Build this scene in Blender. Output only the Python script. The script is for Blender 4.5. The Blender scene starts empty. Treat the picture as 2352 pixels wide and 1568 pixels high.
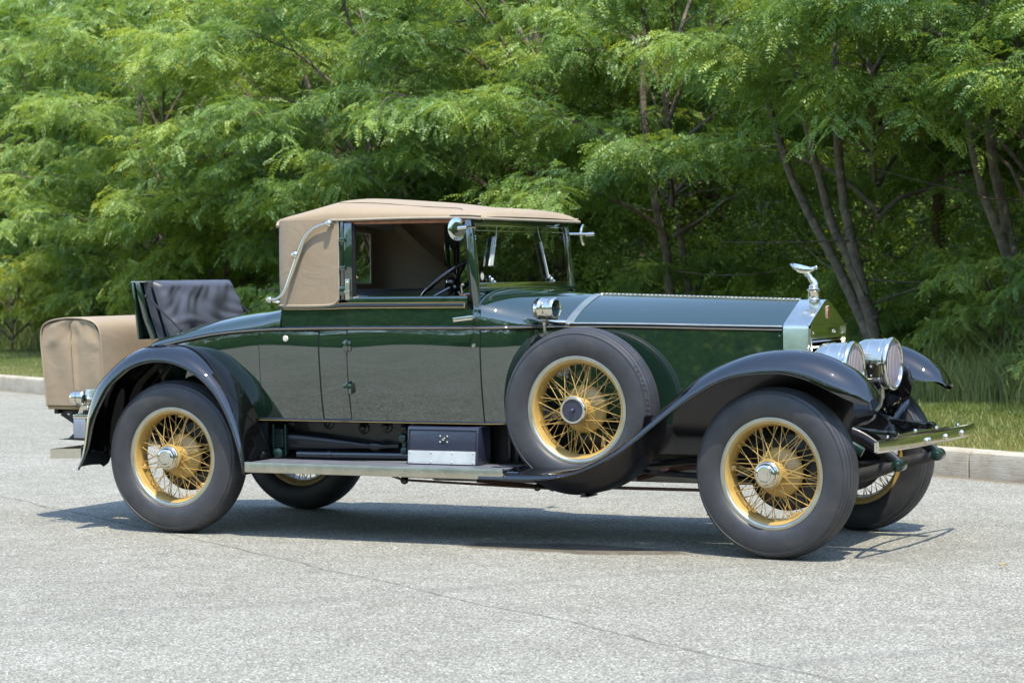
import bpy, bmesh, math, random
import numpy as np
from mathutils import Vector, Matrix

S = bpy.context.scene
COL = S.collection
R = math.radians

# ------------------------------------------------------------------ camera, sky, sun
cam_d = bpy.data.cameras.new('camera')
cam = bpy.data.objects.new('camera', cam_d)
COL.objects.link(cam)
S.camera = cam
CP = Vector((7.64, -12.266, 1.479))
yaw, pit, rol = -.4436, -.0285, -.0110
fw = Vector((math.sin(yaw) * math.cos(pit), math.cos(yaw) * math.cos(pit), math.sin(pit)))
rt = Vector((math.cos(yaw), -math.sin(yaw), 0))
up = rt.cross(fw)
r2 = rt * math.cos(rol) + up * math.sin(rol)
u2 = -rt * math.sin(rol) + up * math.cos(rol)
cam.matrix_world = Matrix(((r2.x, u2.x, -fw.x, CP.x), (r2.y, u2.y, -fw.y, CP.y), (r2.z, u2.z, -fw.z, CP.z), (0, 0, 0, 1)))
cam_d.sensor_width = 36.0
cam_d.lens = 36.0 * 5416 / 2352
cam_d.clip_start = .1
cam_d.clip_end = 1500
cam_d.dof.use_dof = True
cam_d.dof.focus_distance = 12.9
cam_d.dof.aperture_fstop = 6.3

SUN = Vector((.283, -.316, 1)).normalized()
wld = bpy.data.worlds.new('World')
S.world = wld
wld.use_nodes = True
nt = wld.node_tree
sky = nt.nodes.new('ShaderNodeTexSky')
sky.sky_type = 'NISHITA'
sky.sun_disc = False
sky.sun_elevation = math.asin(SUN.z)
sky.sun_rotation = math.atan2(SUN.x, SUN.y)
sky.dust_density = .35
sky.air_density = 1.15
sky.ozone_density = .8
bg = nt.nodes['Background']
nt.links.new(sky.outputs[0], bg.inputs[0])
bg.inputs[1].default_value = .15
sun_d = bpy.data.lights.new('sun', 'SUN')
sun_d.energy = 2.3
sun_d.angle = R(.53)
sun_d.color = (1, .93, .80)
sun = bpy.data.objects.new('sun', sun_d)
COL.objects.link(sun)
sun.rotation_euler = SUN.to_track_quat('Z', 'Y').to_euler()
S.view_settings.view_transform = 'Standard'
S.view_settings.look = 'None'
S.view_settings.exposure = 1.45
S.view_settings.gamma = 1
S.view_settings.use_curve_mapping = False
S.cycles.max_bounces = 7
S.cycles.transparent_max_bounces = 10
S.cycles.caustics_reflective = False
S.cycles.caustics_refractive = False

# ------------------------------------------------------------------ materials
def newmat(name):
    m = bpy.data.materials.new(name)
    m.use_nodes = True
    n = m.node_tree
    return m, n, n.nodes, n.links, n.nodes['Principled BSDF']

def noise(n, scale, detail=3, rough=.55, coord='Object', dist=0):
    tc = n.nodes.new('ShaderNodeTexCoord')
    t = n.nodes.new('ShaderNodeTexNoise')
    t.inputs['Scale'].default_value = scale
    t.inputs['Detail'].default_value = detail
    t.inputs['Roughness'].default_value = rough
    t.inputs['Distortion'].default_value = dist
    n.links.new(tc.outputs[coord], t.inputs['Vector'])
    return t

def ramp(n, src, stops):
    r = n.nodes.new('ShaderNodeValToRGB')
    e = r.color_ramp.elements
    while len(e) < len(stops):
        e.new(.5)
    for k, (p, c) in enumerate(stops):
        e[k].position = p
        e[k].color = tuple(c) + (1,) if len(c) == 3 else c
    n.links.new(src, r.inputs[0])
    return r

def pmat(name, col, rough=.5, metal=0, coat=0, var=.12, vs=6, rvar=.06, bump=0, bs=80, bdist=.002, ior=1.5, coat_rough=.03, bdetail=3):
    m, n, N, L, b = newmat(name)
    t = noise(n, vs, 4)
    r = ramp(n, t.outputs['Fac'], [(.3, [c * (1 - var) for c in col]), (.7, [min(1, c * (1 + var)) for c in col])])
    L.new(r.outputs[0], b.inputs['Base Color'])
    mr = N.new('ShaderNodeMapRange')
    mr.inputs['To Min'].default_value = max(.01, rough - rvar)
    mr.inputs['To Max'].default_value = rough + rvar
    L.new(t.outputs['Fac'], mr.inputs['Value'])
    L.new(mr.outputs[0], b.inputs['Roughness'])
    b.inputs['Metallic'].default_value = metal
    b.inputs['IOR'].default_value = ior
    b.inputs['Coat Weight'].default_value = coat
    b.inputs['Coat Roughness'].default_value = coat_rough
    if bump:
        t2 = noise(n, bs, bdetail)
        bp = N.new('ShaderNodeBump')
        bp.inputs['Strength'].default_value = bump
        bp.inputs['Distance'].default_value = bdist
        L.new(t2.outputs['Fac'], bp.inputs['Height'])
        L.new(bp.outputs[0], b.inputs['Normal'])
    return m

M = {}
M['green'] = pmat('green coach paint', (.0095, .0255, .0165), .10, 0, 1.0, .06, 3, .02, .05, 1.8, .02, 1.6, .02)
M['green'].node_tree.nodes['Principled BSDF'].inputs['Coat IOR'].default_value = 2.35
M['green'].node_tree.nodes['Principled BSDF'].inputs['Specular IOR Level'].default_value = 0
M['green_sat'] = pmat('green chassis enamel', (.010, .034, .024), .3, 0, .5, .2, 9, .08)
M['black'] = pmat('black fender enamel', (.004, .004, .0045), .10, 0, 1.0, .15, 3, .03, .02, 2.5, .02, 1.6, .006)
M['black'].node_tree.nodes['Principled BSDF'].inputs['Coat IOR'].default_value = 1.95
M['black'].node_tree.nodes['Principled BSDF'].inputs['Specular IOR Level'].default_value = 0
M['chassis'] = pmat('black chassis paint', (.008, .008, .010), .35, 0, .3, .3, 14, .12, .15, 60)
M['well'] = pmat('black underside enamel', (.007, .007, .010), .32, 0, .35, .2, 5, .06)
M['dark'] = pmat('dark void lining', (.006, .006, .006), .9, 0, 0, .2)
M['gold'] = pmat('gold pinstripe', (.45, .33, .13), .4)
M['nickel'] = pmat('nickel plating', (.72, .69, .60), .13, 1, 0, .07, 14, .06, .04, 25, .004)
M['nickel_dull'] = pmat('worn nickel strip', (.58, .55, .45), .34, 1, 0, .12, 10, .1, .1, 60)
M['alu'] = pmat('aluminium strip', (.66, .68, .65), .5, .35, 0, .1, 12, .1)
M['yellow'] = pmat('ochre wheel paint', (.49, .325, .100), .32, 0, .3, .16, 11, .08)
M['leather'] = pmat('black leather', (.055, .057, .068), .45, 0, 0, .2, 10, .08, .25, 260, .0015)
M['lino'] = pmat('grey running board mat', (.12, .125, .15), .6, 0, 0, .15, 20, .1, .2, 120)
M['wood'] = pmat('varnished wood', (.28, .10, .035), .4, 0, .4, .3, 20)
M['rust'] = pmat('brown brake rod', (.06, .022, .013), .55, 0, 0, .3, 20)
M['pan'] = pmat('dull cast aluminium', (.28, .27, .24), .55, .5, 0, .25, 9, .1, .3, 40)
M['mirror'] = pmat('polished mirror', (.75, .77, .72), .03, 1, 0, .03)
M['box_blue'] = pmat('blue black enamel', (.030, .034, .058), .3, 0, .6, .12, 6, .08, .1, 200, .0005)
M['white'] = pmat('cream enamel', (.62, .58, .48), .4)
M['red'] = pmat('red enamel', (.35, .02, .015), .35)
M['bark'] = pmat('locust bark', (.15, .118, .085), .9, 0, 0, .45, 9, .05, .9, 28, .03, bdetail=6)
M['soil'] = pmat('leaf litter soil', (.035, .032, .015), .95, 0, 0, .5, 3, .04, .8, 12, .05)
M['bank'] = pmat('added leafy bank', (.035, .07, .018), .95, 0, 0, .7, 1.1, .04, .8, 3, .3)
M['turf'] = pmat('turf', (.09, .12, .028), .95, 0, 0, .35, 1.5, .04, .9, 50, .03)

def canvas():
    m, n, N, L, b = newmat('tan canvas')
    t = noise(n, 3, 5)
    r = ramp(n, t.outputs['Fac'], [(.3, (.300, .225, .143)), (.7, (.345, .262, .170))])
    L.new(r.outputs[0], b.inputs['Base Color'])
    b.inputs['Roughness'].default_value = .85
    b.inputs['Sheen Weight'].default_value = .15
    t2 = noise(n, 420, 2)
    t3 = noise(n, 7, 3, .5, dist=1.2)
    mx = N.new('ShaderNodeMath'); mx.operation = 'MULTIPLY_ADD'
    mx.inputs[1].default_value = 14
    L.new(t3.outputs['Fac'], mx.inputs[0]); L.new(t2.outputs['Fac'], mx.inputs[2])
    bp = N.new('ShaderNodeBump'); bp.inputs['Strength'].default_value = .35; bp.inputs['Distance'].default_value = .0009
    L.new(mx.outputs[0], bp.inputs['Height']); L.new(bp.outputs[0], b.inputs['Normal'])
    return m
M['canvas'] = canvas()
M['seam_thread'] = pmat('dark stitched seam', (.14, .10, .06), .8)
M['canvas_edge'] = pmat('canvas binding', (.36, .30, .22), .7)
M['canvas_in'] = pmat('canvas lining strap', (.26, .20, .13), .85)

def rubber():
    m, n, N, L, b = newmat('tyre rubber')
    t = noise(n, 9, 5, .6)
    r = ramp(n, t.outputs['Fac'], [(.2, (.026, .026, .030)), (.55, (.047, .047, .051)), (.8, (.075, .067, .058))])
    L.new(r.outputs[0], b.inputs['Base Color'])
    b.inputs['Roughness'].default_value = .48
    b.inputs['IOR'].default_value = 1.55
    t2 = noise(n, 150, 3)
    bp = N.new('ShaderNodeBump'); bp.inputs['Strength'].default_value = .12; bp.inputs['Distance'].default_value = .001
    L.new(t2.outputs['Fac'], bp.inputs['Height']); L.new(bp.outputs[0], b.inputs['Normal'])
    return m
M['rubber'] = rubber()
M['rubber_worn'] = pmat('scuffed rubber lettering', (.075, .074, .076), .6)

def glass(name, tint=(.8, .9, .84), ior=1.5):
    m, n, N, L, b = newmat(name)
    N.remove(b)
    tr = N.new('ShaderNodeBsdfTransparent'); tr.inputs[0].default_value = tint + (1,)
    gl = N.new('ShaderNodeBsdfGlossy'); gl.inputs['Roughness'].default_value = .01
    t = noise(n, 2.5, 2)
    bp = N.new('ShaderNodeBump'); bp.inputs['Strength'].default_value = .015; bp.inputs['Distance'].default_value = .01
    L.new(t.outputs['Fac'], bp.inputs['Height']); L.new(bp.outputs[0], gl.inputs['Normal'])
    lw = N.new('ShaderNodeLayerWeight'); lw.inputs['Blend'].default_value = .5
    pw = N.new('ShaderNodeMath'); pw.operation = 'POWER'; pw.inputs[1].default_value = 4.6; L.new(lw.outputs['Facing'], pw.inputs[0])
    fr = N.new('ShaderNodeMath'); fr.operation = 'MULTIPLY_ADD'; fr.inputs[1].default_value = .95; fr.inputs[2].default_value = .05; L.new(pw.outputs[0], fr.inputs[0])
    mx = N.new('ShaderNodeMixShader')
    L.new(fr.outputs[0], mx.inputs[0]); L.new(tr.outputs[0], mx.inputs[1]); L.new(gl.outputs[0], mx.inputs[2])
    L.new(mx.outputs[0], N['Material Output'].inputs[0])
    return m
M['glass'] = glass('windscreen glass', (.17, .21, .185), 1.42)

def lensmat():
    m, n, N, L, b = newmat('ribbed lamp glass')
    tc = N.new('ShaderNodeTexCoord')
    w = N.new('ShaderNodeTexWave'); w.wave_type = 'BANDS'; w.bands_direction = 'Y'
    w.inputs['Scale'].default_value = 14.5; w.inputs['Distortion'].default_value = 0
    L.new(tc.outputs['Object'], w.inputs['Vector'])
    r = ramp(n, w.outputs['Fac'], [(.2, (.17, .09, .10)), (.55, (.48, .44, .51))])
    L.new(r.outputs[0], b.inputs['Base Color'])
    b.inputs['Roughness'].default_value = .12
    b.inputs['Coat Weight'].default_value = .6
    bp = N.new('ShaderNodeBump'); bp.inputs['Strength'].default_value = .15; bp.inputs['Distance'].default_value = .003
    L.new(w.outputs['Fac'], bp.inputs['Height']); L.new(bp.outputs[0], b.inputs['Normal'])
    return m
M['lens'] = lensmat()

def leafmat(name, c1, c2, c3, trans=.44, sc=.9):
    m, n, N, L, b = newmat(name)
    N.remove(b)
    t1 = noise(n, sc, 2)
    at = N.new('ShaderNodeAttribute'); at.attribute_name = 'tint'
    ad = N.new('ShaderNodeMath'); ad.operation = 'MULTIPLY_ADD'
    ad.inputs[1].default_value = .62
    L.new(at.outputs['Fac'], ad.inputs[0])
    sb = N.new('ShaderNodeMath'); sb.operation = 'MULTIPLY'; sb.inputs[1].default_value = .38
    L.new(t1.outputs['Fac'], sb.inputs[0]); L.new(sb.outputs[0], ad.inputs[2])
    oi = N.new('ShaderNodeObjectInfo')
    a2 = N.new('ShaderNodeMath'); a2.operation = 'MULTIPLY_ADD'; a2.inputs[1].default_value = .26
    L.new(oi.outputs['Random'], a2.inputs[0])
    a3 = N.new('ShaderNodeMath'); a3.operation = 'SUBTRACT'; a3.inputs[1].default_value = .10
    L.new(ad.outputs[0], a3.inputs[0]); L.new(a3.outputs[0], a2.inputs[2])
    r = ramp(n, a2.outputs[0], [(.15, c1), (.5, c2), (.88, c3)])
    df = N.new('ShaderNodeBsdfDiffuse'); L.new(r.outputs[0], df.inputs[0])
    tl = N.new('ShaderNodeBsdfTranslucent')
    mxc = N.new('ShaderNodeMix'); mxc.data_type = 'RGBA'; mxc.blend_type = 'MULTIPLY'; mxc.inputs[0].default_value = 1
    mxc.inputs[7].default_value = (1.35, 1.15, .5, 1)
    L.new(r.outputs[0], mxc.inputs[6]); L.new(mxc.outputs[2], tl.inputs[0])
    m1 = N.new('ShaderNodeMixShader'); m1.inputs[0].default_value = trans
    L.new(df.outputs[0], m1.inputs[1]); L.new(tl.outputs[0], m1.inputs[2])
    gl = N.new('ShaderNodeBsdfGlossy'); gl.inputs['Roughness'].default_value = .45
    gl.inputs[0].default_value = (.9, 1, .95, 1)
    m2 = N.new('ShaderNodeMixShader'); m2.inputs[0].default_value = .03
    L.new(m1.outputs[0], m2.inputs[1]); L.new(gl.outputs[0], m2.inputs[2])
    L.new(m2.outputs[0], N['Material Output'].inputs[0])
    return m
M['leaf'] = leafmat('locust leaves', (.092, .178, .052), (.198, .318, .082), (.42, .52, .115))
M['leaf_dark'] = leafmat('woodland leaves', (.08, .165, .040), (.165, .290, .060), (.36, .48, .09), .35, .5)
M['leaf_under_sunlit'] = leafmat('undergrowth leaves with sunlight tint', (.13, .24, .060), (.27, .42, .09), (.55, .62, .14), .46, .6)  # lightened leaf colour, stands in for sun patches in the understory
M['leaf_yellow'] = leafmat('yellow green shrub leaves', (.22, .30, .05), (.42, .48, .08), (.62, .62, .14), .45, .6)
M['grass'] = leafmat('grass blades', (.07, .12, .02), (.14, .18, .03), (.34, .29, .10), .3, .7)
M['reed'] = leafmat('tall grass blades', (.09, .13, .04), (.20, .25, .07), (.44, .40, .20), .3, .7)

def asphalt():
    m, n, N, L, b = newmat('asphalt')
    tc = N.new('ShaderNodeTexCoord')
    v = N.new('ShaderNodeTexVoronoi'); v.inputs['Scale'].default_value = 135; v.inputs['Randomness'].default_value = 1
    L.new(tc.outputs['Object'], v.inputs['Vector'])
    t1 = noise(n, 70, 5, .7); t2 = noise(n, .55, 5, .6); t4 = noise(n, 4.5, 5, .65)
    sp = N.new('ShaderNodeSeparateColor'); L.new(v.outputs['Color'], sp.inputs[0])
    r = ramp(n, sp.outputs[0], [(0, (.125, .119, .098)), (.35, (.245, .236, .198)), (.7, (.325, .312, .265)), (.92, (.47, .455, .40)), (1, (.64, .63, .59))])
    mm = N.new('ShaderNodeMix'); mm.data_type = 'RGBA'; mm.blend_type = 'MULTIPLY'; mm.inputs[0].default_value = 1
    r1 = ramp(n, t1.outputs['Fac'], [(.28, (.66, .66, .65)), (.7, (1.26, 1.26, 1.24))])
    L.new(r.outputs[0], mm.inputs[6]); L.new(r1.outputs[0], mm.inputs[7])
    m2 = N.new('ShaderNodeMix'); m2.data_type = 'RGBA'; m2.blend_type = 'MULTIPLY'; m2.inputs[0].default_value = 1
    r2_ = ramp(n, t2.outputs['Fac'], [(.3, (.87, .86, .83)), (.7, (1.10, 1.10, 1.10))])
    L.new(mm.outputs[2], m2.inputs[6]); L.new(r2_.outputs[0], m2.inputs[7])
    m2b = N.new('ShaderNodeMix'); m2b.data_type = 'RGBA'; m2b.blend_type = 'MULTIPLY'; m2b.inputs[0].default_value = 1
    r4_ = ramp(n, t4.outputs['Fac'], [(.3, (.88, .88, .87)), (.7, (1.08, 1.08, 1.08))])
    L.new(m2.outputs[2], m2b.inputs[6]); L.new(r4_.outputs[0], m2b.inputs[7])
    m2 = m2b
    # crack: distance to a slightly wandering line y = a x + b
    sx = N.new('ShaderNodeSeparateXYZ'); L.new(tc.outputs['Object'], sx.inputs[0])
    def math_(op, a, bb=None, c=None):
        q = N.new('ShaderNodeMath'); q.operation = op
        for k, z in enumerate((a, bb, c)):
            if z is None: continue
            if isinstance(z, (int, float)): q.inputs[k].default_value = z
            else: L.new(z, q.inputs[k])
        return q.outputs[0]
    wob = noise(n, 1.3, 4); wob2 = noise(n, 14, 4)
    def line(a, bb, width, wamp):
        e = math_('MULTIPLY_ADD', sx.outputs['X'], -a, sx.outputs['Y'])
        e = math_('ADD', e, -bb)
        e = math_('MULTIPLY_ADD', math_('SUBTRACT', wob.outputs['Fac'], .5), wamp, e)
        e = math_('MULTIPLY_ADD', math_('SUBTRACT', wob2.outputs['Fac'], .5), wamp * .26, e)
        e = math_('ABSOLUTE', e)
        e = math_('DIVIDE', e, width)
        q = N.new('ShaderNodeMapRange'); q.interpolation_type = 'SMOOTHSTEP'
        q.inputs['From Min'].default_value = .35; q.inputs['From Max'].default_value = 1.0
        L.new(e, q.inputs['Value'])
        return q.outputs[0]
    c1 = line(-.655, -.83, .019, .17)
    c2 = line(1.319, -5.814, .17, .4)
    c3 = line(1.41, -10.639, .17, .4)
    tf = noise(n, 6, 4)
    def mulmix(src, mask, dark, amt):
        inv = math_('SUBTRACT', 1.0, mask)
        fac = math_('MULTIPLY', inv, amt)
        fac = math_('MULTIPLY', fac, math_('MULTIPLY_ADD', tf.outputs['Fac'], 1.1, .2))
        q = N.new('ShaderNodeMix'); q.data_type = 'RGBA'
        q.clamp_factor = True
        L.new(fac, q.inputs[0]); L.new(src, q.inputs[6]); q.inputs[7].default_value = dark + (1,)
        return q.outputs[2]
    c = mulmix(m2.outputs[2], c1, (.06, .056, .046), .70)
    c = mulmix(c, c2, (.17, .165, .150), .30)
    c = mulmix(c, c3, (.17, .165, .150), .34)
    # oil stain
    mp = N.new('ShaderNodeMapping'); mp.inputs['Location'].default_value = (-2.52, .70, 0)
    mp.vector_type = 'POINT'
    L.new(tc.outputs['Object'], mp.inputs['Vector'])
    rot = N.new('ShaderNodeMapping'); rot.inputs['Rotation'].default_value = (0, 0, R(27)); rot.inputs['Scale'].default_value = (.90, 2.9, 0)
    L.new(mp.outputs[0], rot.inputs['Vector'])
    ln = N.new('ShaderNodeVectorMath'); ln.operation = 'LENGTH'; L.new(rot.outputs[0], ln.inputs[0])
    so = noise(n, 3.2, 4)
    dd = math_('MULTIPLY_ADD', so.outputs['Fac'], .6, ln.outputs['Value'])
    q = N.new('ShaderNodeMapRange'); q.interpolation_type = 'SMOOTHSTEP'
    q.inputs['From Min'].default_value = .80; q.inputs['From Max'].default_value = .95
    L.new(dd, q.inputs['Value'])
    c = mulmix(c, q.outputs[0], (.105, .085, .060), 1.05)
    # leaf litter and dirt washed up against the kerb
    dk = math_('MULTIPLY_ADD', sx.outputs['Y'], .8617, math_('MULTIPLY', sx.outputs['X'], .5075))
    dk = math_('SUBTRACT', 5.3534, dk)
    gn = noise(n, 5, 5, .7)
    dk = math_('MULTIPLY_ADD', gn.outputs['Fac'], -.30, dk)
    q = N.new('ShaderNodeMapRange'); q.interpolation_type = 'SMOOTHSTEP'
    q.inputs['From Min'].default_value = -.16; q.inputs['From Max'].default_value = .10
    L.new(dk, q.inputs['Value'])
    c = mulmix(c, q.outputs[0], (.16, .115, .06), 1.1)
    v2 = N.new('ShaderNodeTexVoronoi'); v2.inputs['Scale'].default_value = 2.6
    ms = N.new('ShaderNodeMapping'); ms.inputs['Rotation'].default_value = (0, 0, .5); ms.inputs['Scale'].default_value = (.45, 1.5, 1)
    L.new(tc.outputs['Object'], ms.inputs['Vector']); L.new(ms.outputs[0], v2.inputs['Vector'])
    q = N.new('ShaderNodeMapRange'); q.inputs['From Min'].default_value = .02; q.inputs['From Max'].default_value = .075
    L.new(v2.outputs['Distance'], q.inputs['Value'])
    c = mulmix(c, q.outputs[0], (.10, .09, .065), .7)
    L.new(c, b.inputs['Base Color'])
    b.inputs['Roughness'].default_value = .85
    b.inputs['Specular IOR Level'].default_value = .35
    bp = N.new('ShaderNodeBump'); bp.inputs['Strength'].default_value = .7; bp.inputs['Distance'].default_value = .006
    hh = math_('ADD', math_('MULTIPLY', v.outputs['Distance'], 1.4), t1.outputs['Fac'])
    L.new(hh, bp.inputs['Height']); L.new(bp.outputs[0], b.inputs['Normal'])
    return m
M['asphalt'] = asphalt()

def concrete():
    m, n, N, L, b = newmat('kerb concrete')
    t = noise(n, 3.5, 6, .7); t2 = noise(n, 130, 3)
    tc = N.new('ShaderNodeTexCoord')
    mp = N.new('ShaderNodeMapping'); mp.inputs['Scale'].default_value = (2, 2, 60)
    L.new(tc.outputs['Object'], mp.inputs['Vector'])
    t3 = N.new('ShaderNodeTexNoise'); t3.inputs['Scale'].default_value = 3; t3.inputs['Detail'].default_value = 4
    L.new(mp.outputs[0], t3.inputs['Vector'])
    mx = N.new('ShaderNodeMath'); mx.operation = 'MULTIPLY_ADD'; mx.inputs[1].default_value = .45
    L.new(t3.outputs['Fac'], mx.inputs[0]); L.new(t.outputs['Fac'], mx.inputs[2])
    r = ramp(n, mx.outputs[0], [(.45, (.27, .22, .15)), (.68, (.40, .345, .26)), (.95, (.49, .45, .37))])
    L.new(r.outputs[0], b.inputs['Base Color'])
    b.inputs['Roughness'].default_value = .9
    bp = N.new('ShaderNodeBump'); bp.inputs['Strength'].default_value = .5; bp.inputs['Distance'].default_value = .006
    ad = N.new('ShaderNodeMath'); ad.operation = 'ADD'
    L.new(t3.outputs['Fac'], ad.inputs[0]); L.new(t2.outputs['Fac'], ad.inputs[1])
    L.new(ad.outputs[0], bp.inputs['Height']); L.new(bp.outputs[0], b.inputs['Normal'])
    return m
M['concrete'] = concrete()

# ------------------------------------------------------------------ mesh helpers
def V(*a): return Vector(a)

def sp(xs, ys):
    """smooth interpolation through points (monotone tangents)"""
    xs = [float(x) for x in xs]; ys = [float(y) for y in ys]
    n = len(xs)
    d = [(ys[i + 1] - ys[i]) / (xs[i + 1] - xs[i]) for i in range(n - 1)]
    m = [d[0]] + [0 if d[i - 1] * d[i] <= 0 else 2 * d[i - 1] * d[i] / (d[i - 1] + d[i]) for i in range(1, n - 1)] + [d[-1]]
    def f(x):
        if x <= xs[0]: return ys[0] + m[0] * (x - xs[0]) * 0
        if x >= xs[-1]: return ys[-1]
        i = max(k for k in range(n - 1) if xs[k] <= x)
        h = xs[i + 1] - xs[i]; t = (x - xs[i]) / h
        return (ys[i] * (1 + 2 * t) * (1 - t) ** 2 + h * m[i] * t * (1 - t) ** 2 + ys[i + 1] * t * t * (3 - 2 * t) + h * m[i + 1] * t * t * (t - 1))
    return f

def cr(pts, k=6, closed=False):
    """Catmull-Rom through tuples"""
    P = [np.array(p, float) for p in pts]
    n = len(P); out = []
    rng = range(n if closed else n - 1)
    for i in rng:
        if closed: a, b, c, d = P[i - 1], P[i], P[(i + 1) % n], P[(i + 2) % n]
        else: a, b, c, d = P[max(i - 1, 0)], P[i], P[i + 1], P[min(i + 2, n - 1)]
        for j in range(k):
            t = j / k
            out.append(.5 * (2 * b + (c - a) * t + (2 * a - 5 * b + 4 * c - d) * t * t + (3 * b - a - 3 * c + d) * t ** 3))
    if not closed: out.append(P[-1])
    return [tuple(o) for o in out]

def lin(a, b, n): return [a + (b - a) * i / (n - 1) for i in range(n)]

class MB:
    def __init__(s): s.v = []; s.f = []
    def grid(s, rows, cu=False, cv=False, skip=None):
        o = len(s.v); nr = len(rows); nc = len(rows[0])
        for r in rows: s.v += [tuple(p) for p in r]
        for i in range(nr if cv else nr - 1):
            for j in range(nc if cu else nc - 1):
                a, b = i, (i + 1) % nr; c, d = j, (j + 1) % nc
                q = [o + a * nc + c, o + a * nc + d, o + b * nc + d, o + b * nc + c]
                if skip:
                    cen = sum((Vector(s.v[k]) for k in q), Vector()) / 4
                    if skip(cen): continue
                s.f.append(q)
        return s
    def poly(s, pts):
        o = len(s.v); s.v += [tuple(p) for p in pts]; s.f.append(list(range(o, o + len(pts)))); return s
    def tube(s, path, r, seg=10, cap=True, flat=None):
        P = [Vector(p) for p in path]; n = len(P); rows = []
        prev = None
        for i in range(n):
            t = (P[min(i + 1, n - 1)] - P[max(i - 1, 0)]).normalized()
            if prev is None:
                ref = Vector((0, 1, 0)) if abs(t.y) < .9 else Vector((0, 0, 1))
                u = t.cross(ref).normalized()
            else: u = (prev - t * prev.dot(t)).normalized()
            prev = u; w = t.cross(u)
            rr = r[i] if hasattr(r, '__len__') else r
            ru, rw = (rr, rr) if flat is None else (rr * flat[0], rr * flat[1])
            rows.append([P[i] + u * ru * math.cos(2 * math.pi * k / seg) + w * rw * math.sin(2 * math.pi * k / seg) for k in range(seg)])
        s.grid(rows, cu=True)
        if cap: s.poly(rows[0]); s.poly(rows[-1])
        return s
    def lathe(s, prof, o=(0, 0, 0), ax='y', seg=48, a0=0, a1=360, cap=False):
        full = abs(a1 - a0) >= 360
        n = seg if full else seg + 1
        rows = []
        for k in range(n):
            a = R(a0 + (a1 - a0) * k / seg); c, sn = math.cos(a), math.sin(a)
            row = []
            for r, h in prof:
                if ax == 'y': p = (o[0] + r * c, o[1] + h, o[2] + r * sn)
                elif ax == 'x': p = (o[0] + h, o[1] + r * c, o[2] + r * sn)
                else: p = (o[0] + r * c, o[1] + r * sn, o[2] + h)
                row.append(p)
            rows.append(row)
        s.grid(rows, cv=full)
        if cap and not full: s.poly(rows[0]); s.poly(rows[-1])
        return s
    def box(s, lo, hi):
        x0, y0, z0 = lo; x1, y1, z1 = hi; o = len(s.v)
        s.v += [(x0, y0, z0), (x1, y0, z0), (x1, y1, z0), (x0, y1, z0), (x0, y0, z1), (x1, y0, z1), (x1, y1, z1), (x0, y1, z1)]
        s.f += [[o + i for i in q] for q in ((0, 3, 2, 1), (4, 5, 6, 7), (0, 1, 5, 4), (1, 2, 6, 5), (2, 3, 7, 6), (3, 0, 4, 7))]
        return s
    def bar(s, a, b, w, h, upv=(0, 0, 1)):
        a, b = Vector(a), Vector(b); t = (b - a).normalized(); u = Vector(upv); u = (u - t * u.dot(t)).normalized(); sd = t.cross(u)
        o = len(s.v)
        for p in (a, b):
            for i, j in ((-1, -1), (1, -1), (1, 1), (-1, 1)): s.v.append(tuple(p + sd * w / 2 * i + u * h / 2 * j))
        s.f += [[o + i for i in q] for q in ((3, 2, 1, 0), (4, 5, 6, 7), (0, 1, 5, 4), (1, 2, 6, 5), (2, 3, 7, 6), (3, 0, 4, 7))]
        return s
    def prism(s, poly, lo, hi, ax='y'):
        def mk(p, h): return (p[0], h, p[1]) if ax == 'y' else ((h, p[0], p[1]) if ax == 'x' else (p[0], p[1], h))
        a = [mk(p, lo) for p in poly]; b = [mk(p, hi) for p in poly]
        s.grid([a, b], cu=True); s.poly(a); s.poly(b); return s
    def ball(s, c, r, seg=14, sc=(1, 1, 1)):
        rows = []
        for i in range(seg // 2 + 1):
            th = math.pi * i / (seg // 2)
            rows.append([(c[0] + sc[0] * r * math.sin(th) * math.cos(2 * math.pi * k / seg), c[1] + sc[1] * r * math.sin(th) * math.sin(2 * math.pi * k / seg), c[2] + sc[2] * r * math.cos(th)) for k in range(seg)])
        s.grid(rows, cu=True); return s
    def build(s, name, mat, parent=None, ang=38, bevel=0, solid=0, loc=None, weld=True, mats=None):
        me = bpy.data.meshes.new(name)
        me.from_pydata(s.v, [], s.f)
        bm = bmesh.new(); bm.from_mesh(me)
        if weld: bmesh.ops.remove_doubles(bm, verts=bm.verts, dist=1e-5)
        bmesh.ops.recalc_face_normals(bm, faces=bm.faces)
        if bevel:
            es = [e for e in bm.edges if len(e.link_faces) == 2 and e.calc_face_angle(0) > R(35)]
            bmesh.ops.bevel(bm, geom=es, offset=bevel, segments=2, profile=.5, affect='EDGES', clamp_overlap=True)
        for f in bm.faces: f.smooth = True
        for e in bm.edges:
            if len(e.link_faces) == 2 and e.calc_face_angle(0) > R(ang): e.smooth = False
        bm.to_mesh(me); bm.free()
        me.materials.append(mat)
        o = bpy.data.objects.new(name, me)
        COL.objects.link(o)
        if parent: o.parent = parent
        if loc: o.location = loc
        if solid:
            md = o.modifiers.new('thickness', 'SOLIDIFY'); md.thickness = solid; md.offset = 0
            es_ = o.modifiers.new('crisp edges', 'EDGE_SPLIT'); es_.split_angle = R(55)
        return o

def empty(name, loc=(0, 0, 0), parent=None, rz=0):
    o = bpy.data.objects.new(name, None); COL.objects.link(o)
    o.location = loc; o.rotation_euler = (0, 0, rz); o.empty_display_size = .2
    if parent: o.parent = parent
    return o

def tag(o, label, cat, group=None, kind=None):
    o['label'] = label; o['category'] = cat
    if group: o['group'] = group
    if kind: o['kind'] = kind
    return o

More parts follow.
